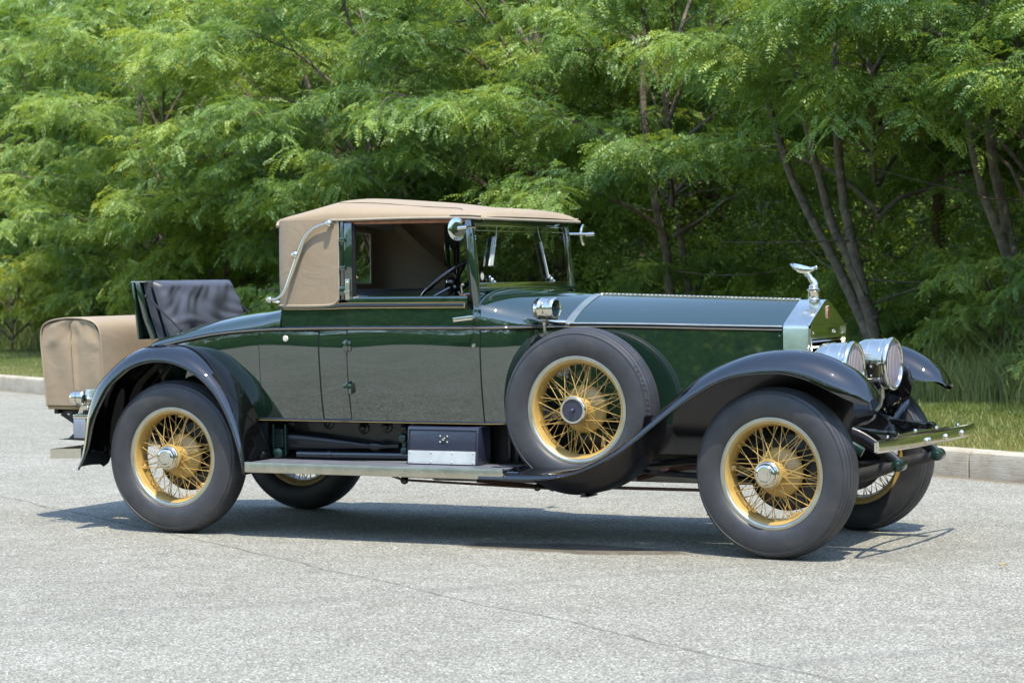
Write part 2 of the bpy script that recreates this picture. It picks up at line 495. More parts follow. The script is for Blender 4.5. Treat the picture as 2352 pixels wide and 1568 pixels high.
def quads_mesh(name, Q, mat, tint=None, parent=None, k=4):
    """Q: (n,k,3) array of separate faces"""
    Q = np.asarray(Q, dtype=np.float32); n = len(Q)
    me = bpy.data.meshes.new(name)
    me.vertices.add(n * k); me.vertices.foreach_set('co', Q.reshape(-1))
    me.loops.add(n * k); me.loops.foreach_set('vertex_index', np.arange(n * k, dtype=np.int32))
    me.polygons.add(n); me.polygons.foreach_set('loop_start', np.arange(0, n * k, k, dtype=np.int32))
    if tint is not None:
        a = me.attributes.new('tint', 'FLOAT', 'FACE'); a.data.foreach_set('value', np.asarray(tint, dtype=np.float32))
    me.update(calc_edges=True)
    me.materials.append(mat)
    o = bpy.data.objects.new(name, me); COL.objects.link(o)
    if parent: o.parent = parent
    return o

# ================================================================== SETTING
E2 = np.array([-.8617, .5075]); N2 = np.array([.5075, .8617]); K0 = np.array([3.2, 4.328])
def KP(s, off, z=0):
    p = K0 + s * E2 + off * N2
    return (float(p[0]), float(p[1]), z)

b = MB(); b.poly([(-300, -300, 0), (300, -300, 0), (300, 300, 0), (-300, 300, 0)])
tag(b.build('asphalt', M['asphalt']), 'pale speckled asphalt of the car park under the vintage car', 'asphalt', kind='structure')

# kerb with joints
b = MB(); KH = .195
s0 = -.215 - 15
while s0 < 62:
    a0, a1 = s0 + .005, s0 + 3.0 - .005
    prof = [(0, -.05), (0, KH - .05), (.010, KH - .018), (.035, KH), (.15, KH), (.15, -.05)]
    rows = [[KP(s, o, z) for o, z in prof] for s in (a0, a0 + .008, a1 - .008, a1)]
    rows[0] = [KP(a0, o + (.006 if o < .1 else 0), z - (.006 if z > .1 else 0)) for o, z in prof]
    rows[3] = [KP(a1, o + (.006 if o < .1 else 0), z - (.006 if z > .1 else 0)) for o, z in prof]
    b.grid(rows, cu=True); b.poly(rows[0]); b.poly(rows[-1])
    s0 += 3.0
tag(b.build('kerb', M['concrete'], ang=25), 'weathered concrete kerb between asphalt and lawn', 'kerb', kind='structure')

# lawn soil and woodland floor
def floor_z(off): return .185 + max(0, off - 5) * .05 + max(0, off - 15) ** 1.25 * .22
b = MB()
offs = [.15, 1.2, 2.5, 4, 5.2]
b.grid([[KP(s, o, floor_z(o) - .002) for o in offs] for s in lin(-20, 70, 40)])
tag(b.build('lawn_ground', M['turf']), 'strip of mown lawn ground behind the kerb', 'lawn', kind='structure')
b = MB()
offs = [5.2, 7, 10, 13, 15, 17, 19, 21, 24, 27, 30, 34, 40, 48, 60, 120]
rnd = random.Random(5)
b.grid([[KP(s, o, floor_z(min(o, 44)) + (rnd.uniform(-.1, .1) if o > 6 else -.002)) for o in offs] for s in lin(-60, 120, 60)])
tag(b.build('woodland_floor', M['soil']), 'dark leaf littered ground under the trees', 'ground', kind='structure')

rng = np.random.default_rng(11)
def blades(n, s_lo, s_hi, o_lo, o_hi, hmin, hmax, w, bend, seg=2, dens=None):
    s = rng.uniform(s_lo, s_hi, n); o = rng.uniform(o_lo, o_hi, n)
    base = K0 + s[:, None] * E2 + o[:, None] * N2
    z0 = .185 + np.maximum(0, o - 5) * .05 - .01
    h = rng.uniform(hmin, hmax, n); a = rng.uniform(0, 2 * np.pi, n); be = rng.uniform(.1, 1, n) * bend * h
    d = np.stack([np.cos(a), np.sin(a)], 1)
    # blades face roughly random
    fa = rng.uniform(0, np.pi, n); side = np.stack([np.cos(fa), np.sin(fa)], 1)
    Q = []
    lv = np.linspace(0, 1, seg + 1)
    def pt(t, sg):
        xy = base + d * (be * t ** 2)[:, None] + side * (w * (1 - t) * sg + .0004 * sg) if np.isscalar(t) else None
        z = z0 + h * (t - .25 * bend * t * t)
        return np.concatenate([xy, z[:, None]], 1)
    for k in range(seg):
        t0, t1 = lv[k], lv[k + 1]
        Q.append(np.stack([pt(t0, -1), pt(t0, 1), pt(t1, 1), pt(t1, -1)], 1))
    return np.concatenate(Q), o, s
def lawn(n, slo, shi):
    Q, o, s = blades(n, slo, shi, .12, 5.3, .04, .095, .0035, .9, 1)
    # drier (straw coloured) close to the kerb
    t = np.clip(rng.normal(.42, .2, n) + .62 * np.exp(-((o - .1) / 1.1) ** 2) + .12 * np.sin(s * 1.7) * np.sin(o * 2.1), 0, 1)
    return Q, t
Q1, t1 = lawn(60000, -4, 4); Q2, t2 = lawn(60000, 4, 45)
tag(quads_mesh('lawn_grass', np.concatenate([Q1, Q2]), M['grass'], np.concatenate([t1, t2])), 'short mown grass with straw dry edge along the kerb', 'grass', kind='stuff')
def reeds(n, slo, shi, olo, ohi, h0, h1, w):
    Q, o, s = blades(n, slo, shi, olo, ohi, h0, h1, w, .8, 4)
    t = np.clip(rng.normal(.38, .22, n), 0, 1)
    return Q, np.tile(t, 4)
Qa, ta = reeds(9000, -5, 5.2, 4.2, 5.5, .25, .68, .0036)
Qb, tb = reeds(1300, -5, 5.0, 4.2, 5.3, .6, 1.15, .003)
Qc, tc_ = reeds(9000, 5, 50, 4.6, 6.0, .3, .8, .006)
tag(quads_mesh('tall_grass', np.concatenate([Qa, Qb, Qc]), M['reed'], np.concatenate([ta, tb, tc_])), 'tall wild grass and reeds along the back of the lawn', 'tall grass', kind='stuff')

# ------------------------------------------------------------------ trees
def leaf_template(nl, L, rs, wide=.5):
    """pinnate leaf along +x, normal +z, drooping"""
    q = []
    def lf(p, ang, l, w, tilt):
        ca, sa = math.cos(ang), math.sin(ang)
        d = np.array([ca, sa, -tilt]); sd = np.array([-sa, ca, rs.uniform(-.35, .35)])
        p = np.array(p)
        q.append([p, p + d * l * .45 - sd * w / 2, p + d * l, p + d * l * .45 + sd * w / 2])
    for i in range(nl):
        t = .16 + .8 * i / (nl - 1)
        p = (L * t, 0, -.35 * L * t * t)
        sz = L * (.23 if wide >= .5 else .2) * (1 - .35 * abs(t - .5))
        for sg in (-1, 1):
            lf(p, sg * R(rs.uniform(52, 75)), sz * rs.uniform(.85, 1.12), sz * wide * rs.uniform(.85, 1.1), rs.uniform(.1, .5))
    lf((L, 0, -.35 * L), 0, L * .2, L * .2 * wide, .5)
    return np.array(q)

def rot_frames(fwd, upv):
    f = fwd / np.linalg.norm(fwd, axis=1, keepdims=True)
    s = np.cross(upv, f); s /= np.linalg.norm(s, axis=1, keepdims=True) + 1e-9
    u = np.cross(f, s)
    return np.stack([f, s, u], 2)  # columns

def place_leaves(tmpls, pos, fwd, upv, sc, rs):
    Rm = rot_frames(fwd, upv); out = []; cnt = []
    idx = rs.integers(0, len(tmpls), len(pos))
    own = []
    for k, T in enumerate(tmpls):
        sel = np.where(idx == k)[0]
        X = np.einsum('nij,qvj->nqvi', Rm[sel], T) * sc[sel][:, None, None, None] + pos[sel][:, None, None, :]
        out.append(X.reshape(-1, 4, 3)); own.append(np.repeat(sel, len(T)))
    return np.concatenate(out), np.concatenate(own)

rsl = np.random.default_rng(3)
TM = [leaf_template(n_, L_, rsl) for n_, L_ in ((7, .22), (8, .25), (6, .19), (7, .24), (8, .21))]
TMB = [leaf_template(n_, L_, rsl, .6) for n_, L_ in ((5, .26), (4, .24), (5, .3))]

def make_crown(seed, H, Rad, zlo, nl, tm, flat=.62, leafsc=1.0, nsec=10, ntw=8, lstep=.05):
    """limbs from a stem at the origin; returns branch MB, leaf quads, tint"""
    rs = np.random.default_rng(seed)
    mb = MB(); P = []; F = []; U = []; T = []
    for i in range(nl):
        az = 2 * np.pi * (i * .382 + rs.uniform(-.06, .06))
        zb = zlo + (H * .72 - zlo) * (i / nl) ** 1.1 + rs.uniform(-.15, .15)
        ext = Rad * (1.0 - .45 * (zb / H) ** 2) * rs.uniform(.75, 1.1)
        rise = rs.uniform(.55, 1.15) * (1.2 if i > nl * .6 else .75)
        d = np.array([np.cos(az), np.sin(az), 0])
        p0 = np.array([0, 0, zb * .8]); p2 = d * ext + np.array([0, 0, zb + rise * .75]); p1 = d * ext * .45 + np.array([0, 0, zb + rise])
        ts = np.linspace(0, 1, 9)
        curve = np.array([(1 - t) ** 2 * p0 + 2 * t * (1 - t) * p1 + t * t * p2 for t in ts]) + np.cumsum(rs.normal(0, .035, (9, 3)), 0)
        mb.tube(curve, list(np.linspace(.032, .006, 9)), 5, False)
        for j in range(nsec):
            t = .22 + .78 * (j + rs.uniform(0, .8)) / nsec; t = min(t, 1.)
            k = t * 8; k0 = int(min(k, 7)); bp = curve[k0] + (curve[k0 + 1] - curve[k0]) * (k - k0)
            tg = curve[k0 + 1] - curve[k0]; tg /= np.linalg.norm(tg)
            sg = 1 if j % 2 else -1
            lat = np.cross([0, 0, 1], tg) * sg
            sl = rs.uniform(.65, 1.25) * (1.15 - .45 * t) * Rad / 2.6
            dr = tg * rs.uniform(.5, 1.0) + lat * rs.uniform(.35, .95) + np.array([0, 0, rs.uniform(-.15, .4)])
            dr /= np.linalg.norm(dr)
            st = np.linspace(0, 1, 5)
            sec = np.array([bp + dr * sl * q + np.array([0, 0, -.28 * sl * q * q]) for q in st])
            mb.tube(sec, list(np.linspace(.013, .004, 5)), 3, False)
            for w in range(ntw):
                q = .12 + .88 * (w + rs.uniform(0, 1)) / ntw; q = min(q, 1)
                tp = bp + dr * sl * q + np.array([0, 0, -.28 * sl * q * q])
                lt = np.cross([0, 0, 1], dr) * (1 if w % 2 else -1)
                td = dr * rs.uniform(.5, 1.) + lt * rs.uniform(.2, 1.) + np.array([0, 0, rs.uniform(-.25, .3)])
                td /= np.linalg.norm(td)
                tl = rs.uniform(.3, .62)
                nleaf = int(tl / lstep)
                tw_t = rs.normal(.42, .16) + .25 * (t - .5)
                lt2 = np.cross([0, 0, 1], td)
                for m_ in range(nleaf):
                    a = (m_ + .5) / nleaf
                    pp = tp + td * tl * a + np.array([0, 0, -.22 * tl * a * a]) + rs.normal(0, .02, 3)
                    sg2 = 1 if m_ % 2 else -1
                    fd = td * rs.uniform(.3, .9) + lt2 * sg2 * rs.uniform(.5, 1.1) + np.array([0, 0, rs.uniform(-.85, .10)])
                    P.append(pp); F.append(fd); U.append(np.array([0, 0, 1]) + rs.normal(0, .42, 3)); T.append(tw_t + .3 * max(0, a - .6) + rs.normal(0, .05))
    P = np.array(P); F = np.array(F); U = np.array(U); T = np.array(T)
    sc = rs.uniform(.6, 1.3, len(P)) * leafsc
    Q, own = place_leaves(tm, P, F, U, sc, rs)
    return mb, Q, np.clip(T[own] + rs.normal(0, .05, len(own)), 0, 1)

VAR = []
def crown_meshes(seed, **kw):
    mb, Q, T = make_crown(seed, **kw)
    oc = quads_mesh('crown', Q, kw.get('mat') or M['leaf'], T)
    ob = mb.build('branches', M['bark'], weld=False, ang=180)
    VAR.append((oc, ob))
crown_meshes(21, H=6.2, Rad=2.7, zlo=1.7, nl=13, tm=TM)
crown_meshes(22, H=6.8, Rad=3.0, zlo=1.9, nl=14, tm=TM)
crown_meshes(23, H=6.0, Rad=2.6, zlo=1.5, nl=13, tm=TM)
crown_meshes(24, H=7.2, Rad=3.1, zlo=2.0, nl=15, tm=TM)
crown_meshes(25, H=3.0, Rad=1.9, zlo=.5, nl=12, tm=TM, nsec=8, ntw=5)
used_var = set()
def use_var(k, parent, rz, sc, zoff):
    for o, nm in zip(VAR[k], ('crown', 'branches')):
        c = o if k not in used_var else o.copy()
        if k in used_var: COL.objects.link(c)
        c.parent = parent; c.rotation_euler = (0, 0, rz); c.scale = sc; c.location = (0, 0, zoff)
    used_var.add(k)

def stem(mb, pts, r0, r1, seg=9, seed=0):
    rs = np.random.default_rng(seed)
    P = np.array(cr(pts, 6)); n = len(P)
    P = P + np.cumsum(rs.normal(0, .006, P.shape), 0)
    mb.tube([tuple(p) for p in P], [r0 + (r1 - r0) * i / (n - 1) + .25 * r0 * max(0, 1 - i / 3) for i in range(n)], seg, True)

rr = rt  # image-right direction on the ground
def tree(s, off, stems, var, rz, sc, label, r0=.075, zoff=0, group='locust trees along the lawn', dz=0):
    x, y, _ = KP(s, off)
    e = empty('locust_tree', (x, y, floor_z(off) - .03))
    tag(e, label, 'tree', group)
    mb = MB()
    for i, st in enumerate(stems): stem(mb, st, r0 * (1 if i == 0 else .8), r0 * .42, seed=int(abs(s) * 10) + i)
    rd = random.Random(int(s * 10))
    for k in range(7):
        z_ = rd.uniform(.9, 2.6); a_ = rd.uniform(0, 6.28); l_ = rd.uniform(.8, 1.9)
        d_ = (math.cos(a_) * l_, math.sin(a_) * l_)
        stem(mb, [(-.1 * rr.x, -.1 * rr.y, z_), (d_[0] * .5, d_[1] * .5, z_ + rd.uniform(-.1, .35)), (d_[0], d_[1], z_ + rd.uniform(.0, .7))], .012, .004, 4, k + int(s))
    mb.build('trunk', M['bark'], e, ang=180, weld=False)
    use_var(var, e, rz, sc, zoff)
    return e

def lean(pts):  # (right, depth, z) -> local xyz along the view's ground axes
    return [(rr.x * a + fw.x * d, rr.y * a + fw.y * d, z) for a, d, z in pts]

tree(4.9, 6.0, [lean([(0.05, 0, -.2), (-.02, 0, .7), (-.22, 0, 1.6), (-.40, .1, 2.6), (-.42, .1, 4.2), (-.3, 0, 5.5)]),
                lean([(.0, 0, .65), (-.28, -.05, 1.6), (-.55, -.1, 2.4), (-.75, -.1, 3.6)])], 1, 2.2, (1, 1, 1),
     'locust tree with brown twin stems leaning left, rightmost one behind the far fender', .078, .35)
tree(6.75, 5.6, [lean([(.0, 0, -.2), (-.03, 0, .5), (-.13, 0, 1.0), (-.25, 0, 1.6), (-.38, 0, 2.3), (-.42, .1, 3.8), (-.3, .1, 5.2)]),
                lean([(-.06, 0, .75), (-.30, .05, 1.35), (-.52, .1, 1.9), (-.7, .1, 2.6), (-.95, .2, 3.8)]),
                lean([(-.04, .05, .5), (-.40, .2, 1.3), (-.85, .3, 2.2), (-1.2, .4, 3.4)])], 0, .4, (1, 1, 1),
     'locust tree with forked leaning trunk rising behind the bonnet ornament', .082, .5)
tree(11.1, 6.2, [lean([(.05, 0, -.2), (0, 0, .9), (-.08, 0, 1.6), (-.25, 0, 2.4), (-.35, .1, 3.6), (-.3, 0, 5)]),
                lean([(.25, .1, -.2), (.22, .1, .9), (.12, .1, 1.7), (.0, .1, 2.6), (-.05, .1, 4)])], 2, 3.9, (1, 1, 1.02),
     'locust tree with two slim grey brown trunks behind the middle of the bonnet', .075, .4)
tree(14.7, 6.6, [lean([(0, 0, -.2), (.0, 0, 1.5), (.05, 0, 3), (.1, 0, 5.5)])], 3, 1.1, (1, 1, 1),
     'locust tree with dark upright trunk behind the windscreen', .085, .25)
tree(17.9, 5.9, [lean([(.2, 0, -.2), (.1, 0, 1.2), (-.25, 0, 2.2), (-.6, 0, 3.2), (-1, 0, 4.2)]), lean([(.15, 0, .9), (.0, 0, 2.0), (-.1, 0, 3.5), (0, 0, 5)])], 1, 5.0, (1.0, 1.0, 1.0),
     'bright locust tree spreading above the rear of the fabric roof', .08, .2)
tree(20.8, 6.3, [lean([(.3, 0, -.2), (.1, 0, 1.0), (-.5, 0, 2.1), (-1.2, 0, 3.0), (-1.6, 0, 4)]), lean([(.2, 0, .8), (.1, 0, 2.5), (.2, 0, 5)])], 0, 2.9, (1.1, 1.1, 1.05),
     'locust tree with low arching stem behind the open rumble seat', .08)
tree(24.6, 5.7, [lean([(.2, 0, -.2), (.0, 0, 1.0), (-.3, 0, 2.2), (-.35, 0, 4), (-.2, 0, 5.5)]), lean([(.1, 0, .6), (.4, 0, 2), (.5, 0, 4)])], 3, 4.4, (1, 1, .95),
     'yellow green locust tree reaching out over the trunk cover', .08)
tree(28.8, 7.6, [lean([(0, 0, -.2), (.05, 0, 2), (.0, 0, 4), (.1, 0, 6)])], 2, .9, (1.15, 1.15, 1.1),
     'locust tree on a straight dark trunk, left of the tan luggage trunk', .085, .7)
tree(33.4, 7.2, [lean([(0, 0, -.2), (-.1, 0, 2), (-.3, 0, 4), (-.2, 0, 6)])], 1, 3.3, (1.15, 1.15, 1.1),
     'hazy green locust tree second from the left edge of the picture', .09, .6)
tree(38.5, 6.4, [lean([(0, 0, -.2), (.1, 0, 2), (.2, 0, 4), (.1, 0, 6)])], 0, 5.6, (1.25, 1.25, 1.2),
     'farthest locust tree cut off by the left edge of the picture', .09)
tree(.9, 6.2, [lean([(0, 0, -.2), (-.1, 0, 1.2), (-.3, 0, 2.6), (-.4, 0, 5)])], 3, 5.2, (1, 1, .95),
     'nearest locust tree with drooping sprays at the right edge of the picture', .085, .15)
# second row, seen in the gaps
for k, (s, off, var, rz, sc, lab) in enumerate([
    (2.6, 9.2, 2, 1.9, 1.15, 'shaded locust tree behind the rightmost gap, deep in the wood'),
    (6.0, 9.4, 3, 4.0, 1.15, 'shaded locust tree standing between and behind the twin stem and forked trees'),
    (10.0, 9.6, 1, .3, 1.15, 'shaded locust tree deep behind the bonnet, second row'),
    (14.5, 9.6, 0, 2.4, 1.25, 'shaded locust tree deep behind the roof front and mirror'),
    (19.0, 9.6, 2, 5.1, 1.3, 'shaded locust tree deep behind the rear half of the roof'),
    (24.0, 9.8, 1, 1.3, 1.3, 'shaded locust tree deep behind the rumble seat lid'),
    (29.5, 9.8, 3, 2.7, 1.3, 'shaded locust tree deep behind the luggage trunk'),
    (36.0, 10, 2, .2, 1.4, 'shaded locust tree deep in the far left of the wood')]):
    tree(s, off, [lean([(0, 0, -.2), (.08, 0, 2), (.0, 0, 4), (.15, 0, 6)])], var, rz, (sc, sc, sc), lab, .10, group='locust trees in the second row')

# understory shrubs, all of one kind: low leafy locust suckers
for k, (s, off, sc, lab) in enumerate([
    (1.4, 5.9, .62, 'low dark locust shrub at the right edge beside the tall grass'),
    (3.4, 5.5, .45, 'low locust shrub directly behind the far front fender'),
    (5.2, 6.0, .50, 'low locust shrub between the forked tree and the headlamps'),
    (7.9, 6.6, .42, 'low locust shrub left of the bonnet ornament'),
    (11.3, 6.7, .5, 'low locust shrub behind the bonnet beside the windscreen'),
    (15.2, 6.5, .7, 'low locust shrub hidden behind the cabin of the car'),
    (19.0, 6.2, 1.0, 'low locust shrub behind the rear deck'),
    (22.8, 6.0, 1.0, 'low locust shrub behind the rumble seat cushion'),
    (26.3, 6.1, 1.05, 'dark low locust shrub above the luggage trunk'),
    (30.8, 6.4, .8, 'low locust shrub left of the luggage trunk near the lawn'),
    (28.0, 4.3, .60, 'low bright yellow green shrub in front of the others at the left edge'),
    (34.8, 5.8, 1.1, 'low yellowish locust shrub at the left edge of the lawn')]):
    x, y, _ = KP(s, off)
    e = empty('locust_shrub', (x, y, floor_z(off) - .05))
    tag(e, lab, 'shrub', 'low shrubs under the trees')
    mb = MB(); stem(mb, [(0, 0, -.1), (.03, .02, .5), (0, .05, 1.2)], .03, .012, 6, k)
    mb.build('trunk', M['bark'], e, ang=180, weld=False)
    use_var(4, e, k * 1.37, (sc, sc, sc * 1.05), 0)
    if 'yellow green' in lab:
        for ch in e.children:
            if ch.name.startswith('crown'): ch.data = ch.data.copy(); ch.data.materials[0] = M['leaf_yellow']

# the wood behind, one mass: leaf clumps and dark stems
def wood(name, n_cl, samp, lab, leaf=.2, per=16, mat=None):
    rs = np.random.default_rng(77)
    C = np.array([samp(rs) for _ in range(n_cl)])
    pos = np.repeat(C, per, 0) + rs.normal(0, .33, (n_cl * per, 3)) * np.array([1, 1, .6])
    n = len(pos)
    az = rs.uniform(0, 2 * np.pi, n)
    F = np.stack([np.cos(az), np.sin(az), rs.uniform(-.9, .1, n)], 1)
    U_ = np.array([0, 0, 1]) + rs.normal(0, .4, (n, 3))
    Q, own = place_leaves(TMB, pos, F, U_, rs.uniform(.7, 1.3, n) * leaf / .25, rs)
    ct = np.repeat(rs.normal(.42, .17, n_cl), per)
    o = quads_mesh(name, Q, mat or M['leaf_dark'], np.clip(ct[own] + rs.normal(0, .06, len(own)), 0, 1))
    return tag(o, lab, 'wood', kind='stuff')
def samp_back(rs):
    s = rs.uniform(-10, 112); off = 11.5 + 9 * rs.uniform(0, 1) ** 1.3
    h = 10.5
    z = floor_z(min(off, 15)) + h * rs.uniform(0, 1) ** 1.0
    p = KP(s, off + .12 * z, z)
    return p
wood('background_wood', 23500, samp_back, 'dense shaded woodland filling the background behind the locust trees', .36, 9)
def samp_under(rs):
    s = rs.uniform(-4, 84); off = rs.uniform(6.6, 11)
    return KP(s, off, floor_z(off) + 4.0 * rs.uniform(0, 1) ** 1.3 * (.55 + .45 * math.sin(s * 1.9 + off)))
wood('undergrowth', 9800, samp_under, 'leafy undergrowth filling the gaps between the tree trunks', .24, 9, M['leaf_under_sunlit'])
mb = MB(); rs_ = random.Random(9)
for k in range(46):
    s = rs_.uniform(-6, 58); off = rs_.uniform(8.5, 12.5); x, y, _ = KP(s, off)
    l = rs_.uniform(-.5, .5)
    stem(mb, [(x, y, .1), (x + l * .3, y, 2), (x + l, y + .2, 4.2), (x + l * 1.3, y, 7)], rs_.uniform(.05, .1), .03, 7, k)
tag(mb.build('woodland_trunks', M['bark'], ang=180, weld=False), 'thin dark trunks and saplings standing deep in the wood', 'trunks', kind='stuff')
# wood across the car park, behind the photographer: seen only in the reflections of paint and chrome
def samp_opp(rs):
    a = rs.uniform(-1, 1); x = 70 * a + 2; y = -36 - rs.uniform(0, 7) - abs(a) ** 2 * 6
    if rs.uniform() < .38:
        a = rs.uniform(0, 1); x = 34 + rs.uniform(0, 7) + 10 * abs(a - .5); y = -48 + 64 * a
    return (x, y, 15 * rs.uniform(0, 1) ** 1.2 + .1)
wood('opposite_wood', 15000, samp_opp, 'wood on the other side of the car park, mirrored in the paintwork', .9, 6)
b = MB()  # unseen bank, added to keep sky out of the bonnet side reflections
ring = [(-130, -20), (-110, -45), (-60, -52), (-20, -50), (20, -50), (42, -52), (54, -36), (52, -10), (52, 16), (60, 34)]
b.grid([[(x * k, (y + 10) * k - 10, z + .6 * math.sin(x * .31 + z) * math.sin(y * .23)) for k, z in ((.96, -.05), (1.0, 3.5), (1.05, 7), (1.12, 10), (1.25, 11.5), (1.6, 12))] for x, y in cr(ring, 5)])
tag(b.build('sky_blocking_bank', M['bank']), 'unseen bank added beyond the car park to screen sky from reflections', 'bank', kind='structure')

# ================================================================== THE CAR
car = empty('vintage_car', (0, 0, 0))
tag(car, 'dark green vintage roadster with tan fabric top, black fenders and ochre wire wheels', 'car')

# ---- body shape functions
SILL = .667
wf = sp([-.64, -.5, -.35, -.2, 0, .2, .4, .68, 1.1, 1.5, 1.90, 2.02, 2.14, 2.25, 2.36, 2.40],
        [.36, .45, .53, .585, .635, .665, .683, .695, .70, .702, .697, .665, .595, .510, .428, .424])
zbf = sp([-.7, -.5, -.33, -.265, -.16, .0, .25, .48, .67, 1.1, 2.3, 2.36, 3.56],
         [.86, .98, 1.055, 1.083, 1.100, 1.127, 1.165, 1.184, 1.192, 1.197, 1.199, 1.199, 1.178])
def w_(x):
    return wf(x) if x < 2.36 else .428 - (x - 2.36) / 1.2 * .113
def side(x, z):
    zb = zbf(x); w = w_(x)
    if z <= zb:
        t = (zb - z) / (zb - SILL + .001)
        return w - .052 * max(0, t) ** 2.2 - .011 * max(0, 1 - t / .26) ** 2
    return w - .011 - .008 * ((z - zb) / .16) ** 1.5
def arch(w, zb, zt, n, m=20):
    """right-hand (near, -y) to left belt edge over the top"""
    pts = []
    for k in range(m + 1):
        a = math.pi * k / m
        c, s_ = math.cos(a), math.sin(a)
        pts.append((-w * math.copysign(abs(c) ** (2 / n), c), zb + (zt - zb) * s_ ** (2 / n)))
    return pts

def body_side(mb, x0, x1, z0, z1f, s, nx=14, nz=12, off=0, skip=None):
    rows = []
    for x in lin(x0, x1, nx):
        z1 = z1f(x) if callable(z1f) else z1f
        rows.append([(x, s * (side(x, z) + off + (0 if off < -.01 else .0013 * math.sin(5.1 * x + 2.2 * math.sin(6 * z) + .4) * math.sin(8.5 * z + 1.7 * x) * min(1, max(0, z - SILL) / .06))), z) for z in lin(z0, z1, nz)])
    mb.grid(rows, skip=skip)

body = MB()
ztf = sp([-.64, -.55, -.45, -.3, -.15, 0, .2, .4, .55, .68], [.86, 1.0, 1.075, 1.145, 1.19, 1.228, 1.268, 1.293, 1.304, 1.310])
nf = sp([-.64, -.2, .2, .5, .68], [2.0, 2.1, 2.3, 2.9, 4.5])
def deck_skip(c): return -.30 < c.x < .20 and abs(c.y) < .40 and c.z > zbf(c.x) + .03
rows = []
for x in lin(-.64, .68, 34):
    rows.append([(x, y, z) for y, z in arch(w_(x), zbf(x), ztf(x), nf(x), 28)])
body.grid(rows, skip=deck_skip)
for s in (-1, 1):
    body_side(body, -.64, 1.115, SILL, zbf, s, 56, 22)
    body_side(body, .68, 1.115, 1.192, 1.308, s, 8, 6)
    body_side(body, 1.947, 2.36, SILL, zbf, s, 14, 14)
body.grid([[(.68, y, 1.29), (.68, y, 1.312)] for y in lin(-.66, .66, 6)])
# tail panel
body.poly([(-.64, -.36, SILL), (-.64, .36, SILL), (-.64, .36, .86), (-.64, -.36, .86)])
# cowl
nfc = sp([1.90, 2.0, 2.12, 2.25, 2.37], [3.4, 2.9, 2.2, 1.6, 1.32])
ztc = sp([1.90, 2.0, 2.15, 2.37], [1.402, 1.396, 1.378, 1.358])
rows = []
for x in lin(1.905, 2.362, 18):
    zb = zbf(x); rows.append([(x, y, z) for y, z in arch(w_(x), zb, ztc(x), nfc(x), 40)])
body.grid(rows)
body_o = body.build('body', M['green'], car, ang=40)

# cowl rear bead
b = MB()
for dx in (0.0, .022):
    b.tube([(1.908 + dx, y, z + .001) for y, z in arch(w_(1.908 + dx), zbf(1.9), ztc(1.9 + dx) + .002, nfc(1.908 + dx), 44)][2:-2], .0045, 6)
b.build('cowl_bead', M['green'], car)

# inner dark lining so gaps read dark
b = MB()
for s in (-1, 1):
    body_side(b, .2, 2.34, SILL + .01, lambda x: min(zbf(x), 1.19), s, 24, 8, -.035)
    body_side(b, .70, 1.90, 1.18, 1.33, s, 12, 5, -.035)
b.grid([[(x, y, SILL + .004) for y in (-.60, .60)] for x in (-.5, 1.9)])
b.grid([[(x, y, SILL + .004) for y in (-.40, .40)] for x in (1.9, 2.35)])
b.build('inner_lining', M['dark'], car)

# rumble seat well
b = MB(); b.box((-.32, -.44, .80), (.22, .44, 1.075)); 
b.f = b.f[:1] + b.f[2:]
b.build('rumble_well', M['leather'], car)

# ---- doors
def door(s, name='door'):
    b = MB()
    body_side(b, 1.1185, 1.9435, SILL + .004, 1.199, s, 30, 22)
    body_side(b, 1.1185, 1.9435, 1.199, 1.287, s, 20, 6)
    body_side(b, 1.1185, 1.868, 1.287, 1.350, s, 18, 5)
    o = b.build(name, M['green'], car, solid=.012)
    # rounded top rail
    r = MB(); r.tube([(x, s * (side(x, 1.345) - .012), 1.349) for x in lin(1.122, 1.866, 12)], .016, 10)
    r.build('door_rail', M['green'], o)
    if s < 0:
        h = MB()
        h.tube([(1.925, -.70, 1.243), (1.925, -.745, 1.244)], .010, 8)
        h.bar((1.935, -.752, 1.246), (1.815, -.752, 1.232), .012, .024)
        h.build('door_handle', M['nickel'], o, bevel=.003)
        k = MB(); k.lathe([(0, -.012), (.010, -.012), (.013, -.006), (.013, .006)], (1.912, -.695, 1.090), 'y', 16)
        k.build('door_lock', M['nickel'], o)
    return o
door(-1); door(1)
for s in (-1, 1):
    for x in (1.1168, 1.9452):
        b = MB(); b.tube([(x, s * (side(x, z) + .0062), z) for z in lin(SILL, 1.286, 16)], .0032, 6); b.build('seam', M['dark'], car)
for z in (1.085, .845):
    h = MB(); h.box((1.096, -.712, z - .028), (1.146, -.685, z + .028)); h.tube([(1.119, -.712, z - .032), (1.119, -.712, z + .036)], .010, 10)
    h.build('door_hinge', M['green'], car, bevel=.003)

# side hatch behind the door, with a dark seam
b = MB(); body_side(b, .537, .930, SILL + .004, 1.166, -1, 16, 20, .0025)
hat = b.build('side_hatch', M['green'], car, solid=.004)
sm = MB(); ring = [(.534, z) for z in lin(SILL, 1.168, 12)] + [(x, 1.169) for x in lin(.56, .91, 6)] + [(.933, z) for z in lin(1.168, SILL, 12)]
sm.tube([(x, -side(x, z) - .0005, z) for x, z in ring], .0036, 6); sm.build('seam', M['dark'], hat)
k = MB(); k.lathe([(0, -.008), (.014, -.008), (.018, -.004), (.018, .006)], (.716, -side(.7, 1.13) - .004, 1.127), 'y', 20); k.build('latch_cap', M['white'], hat)

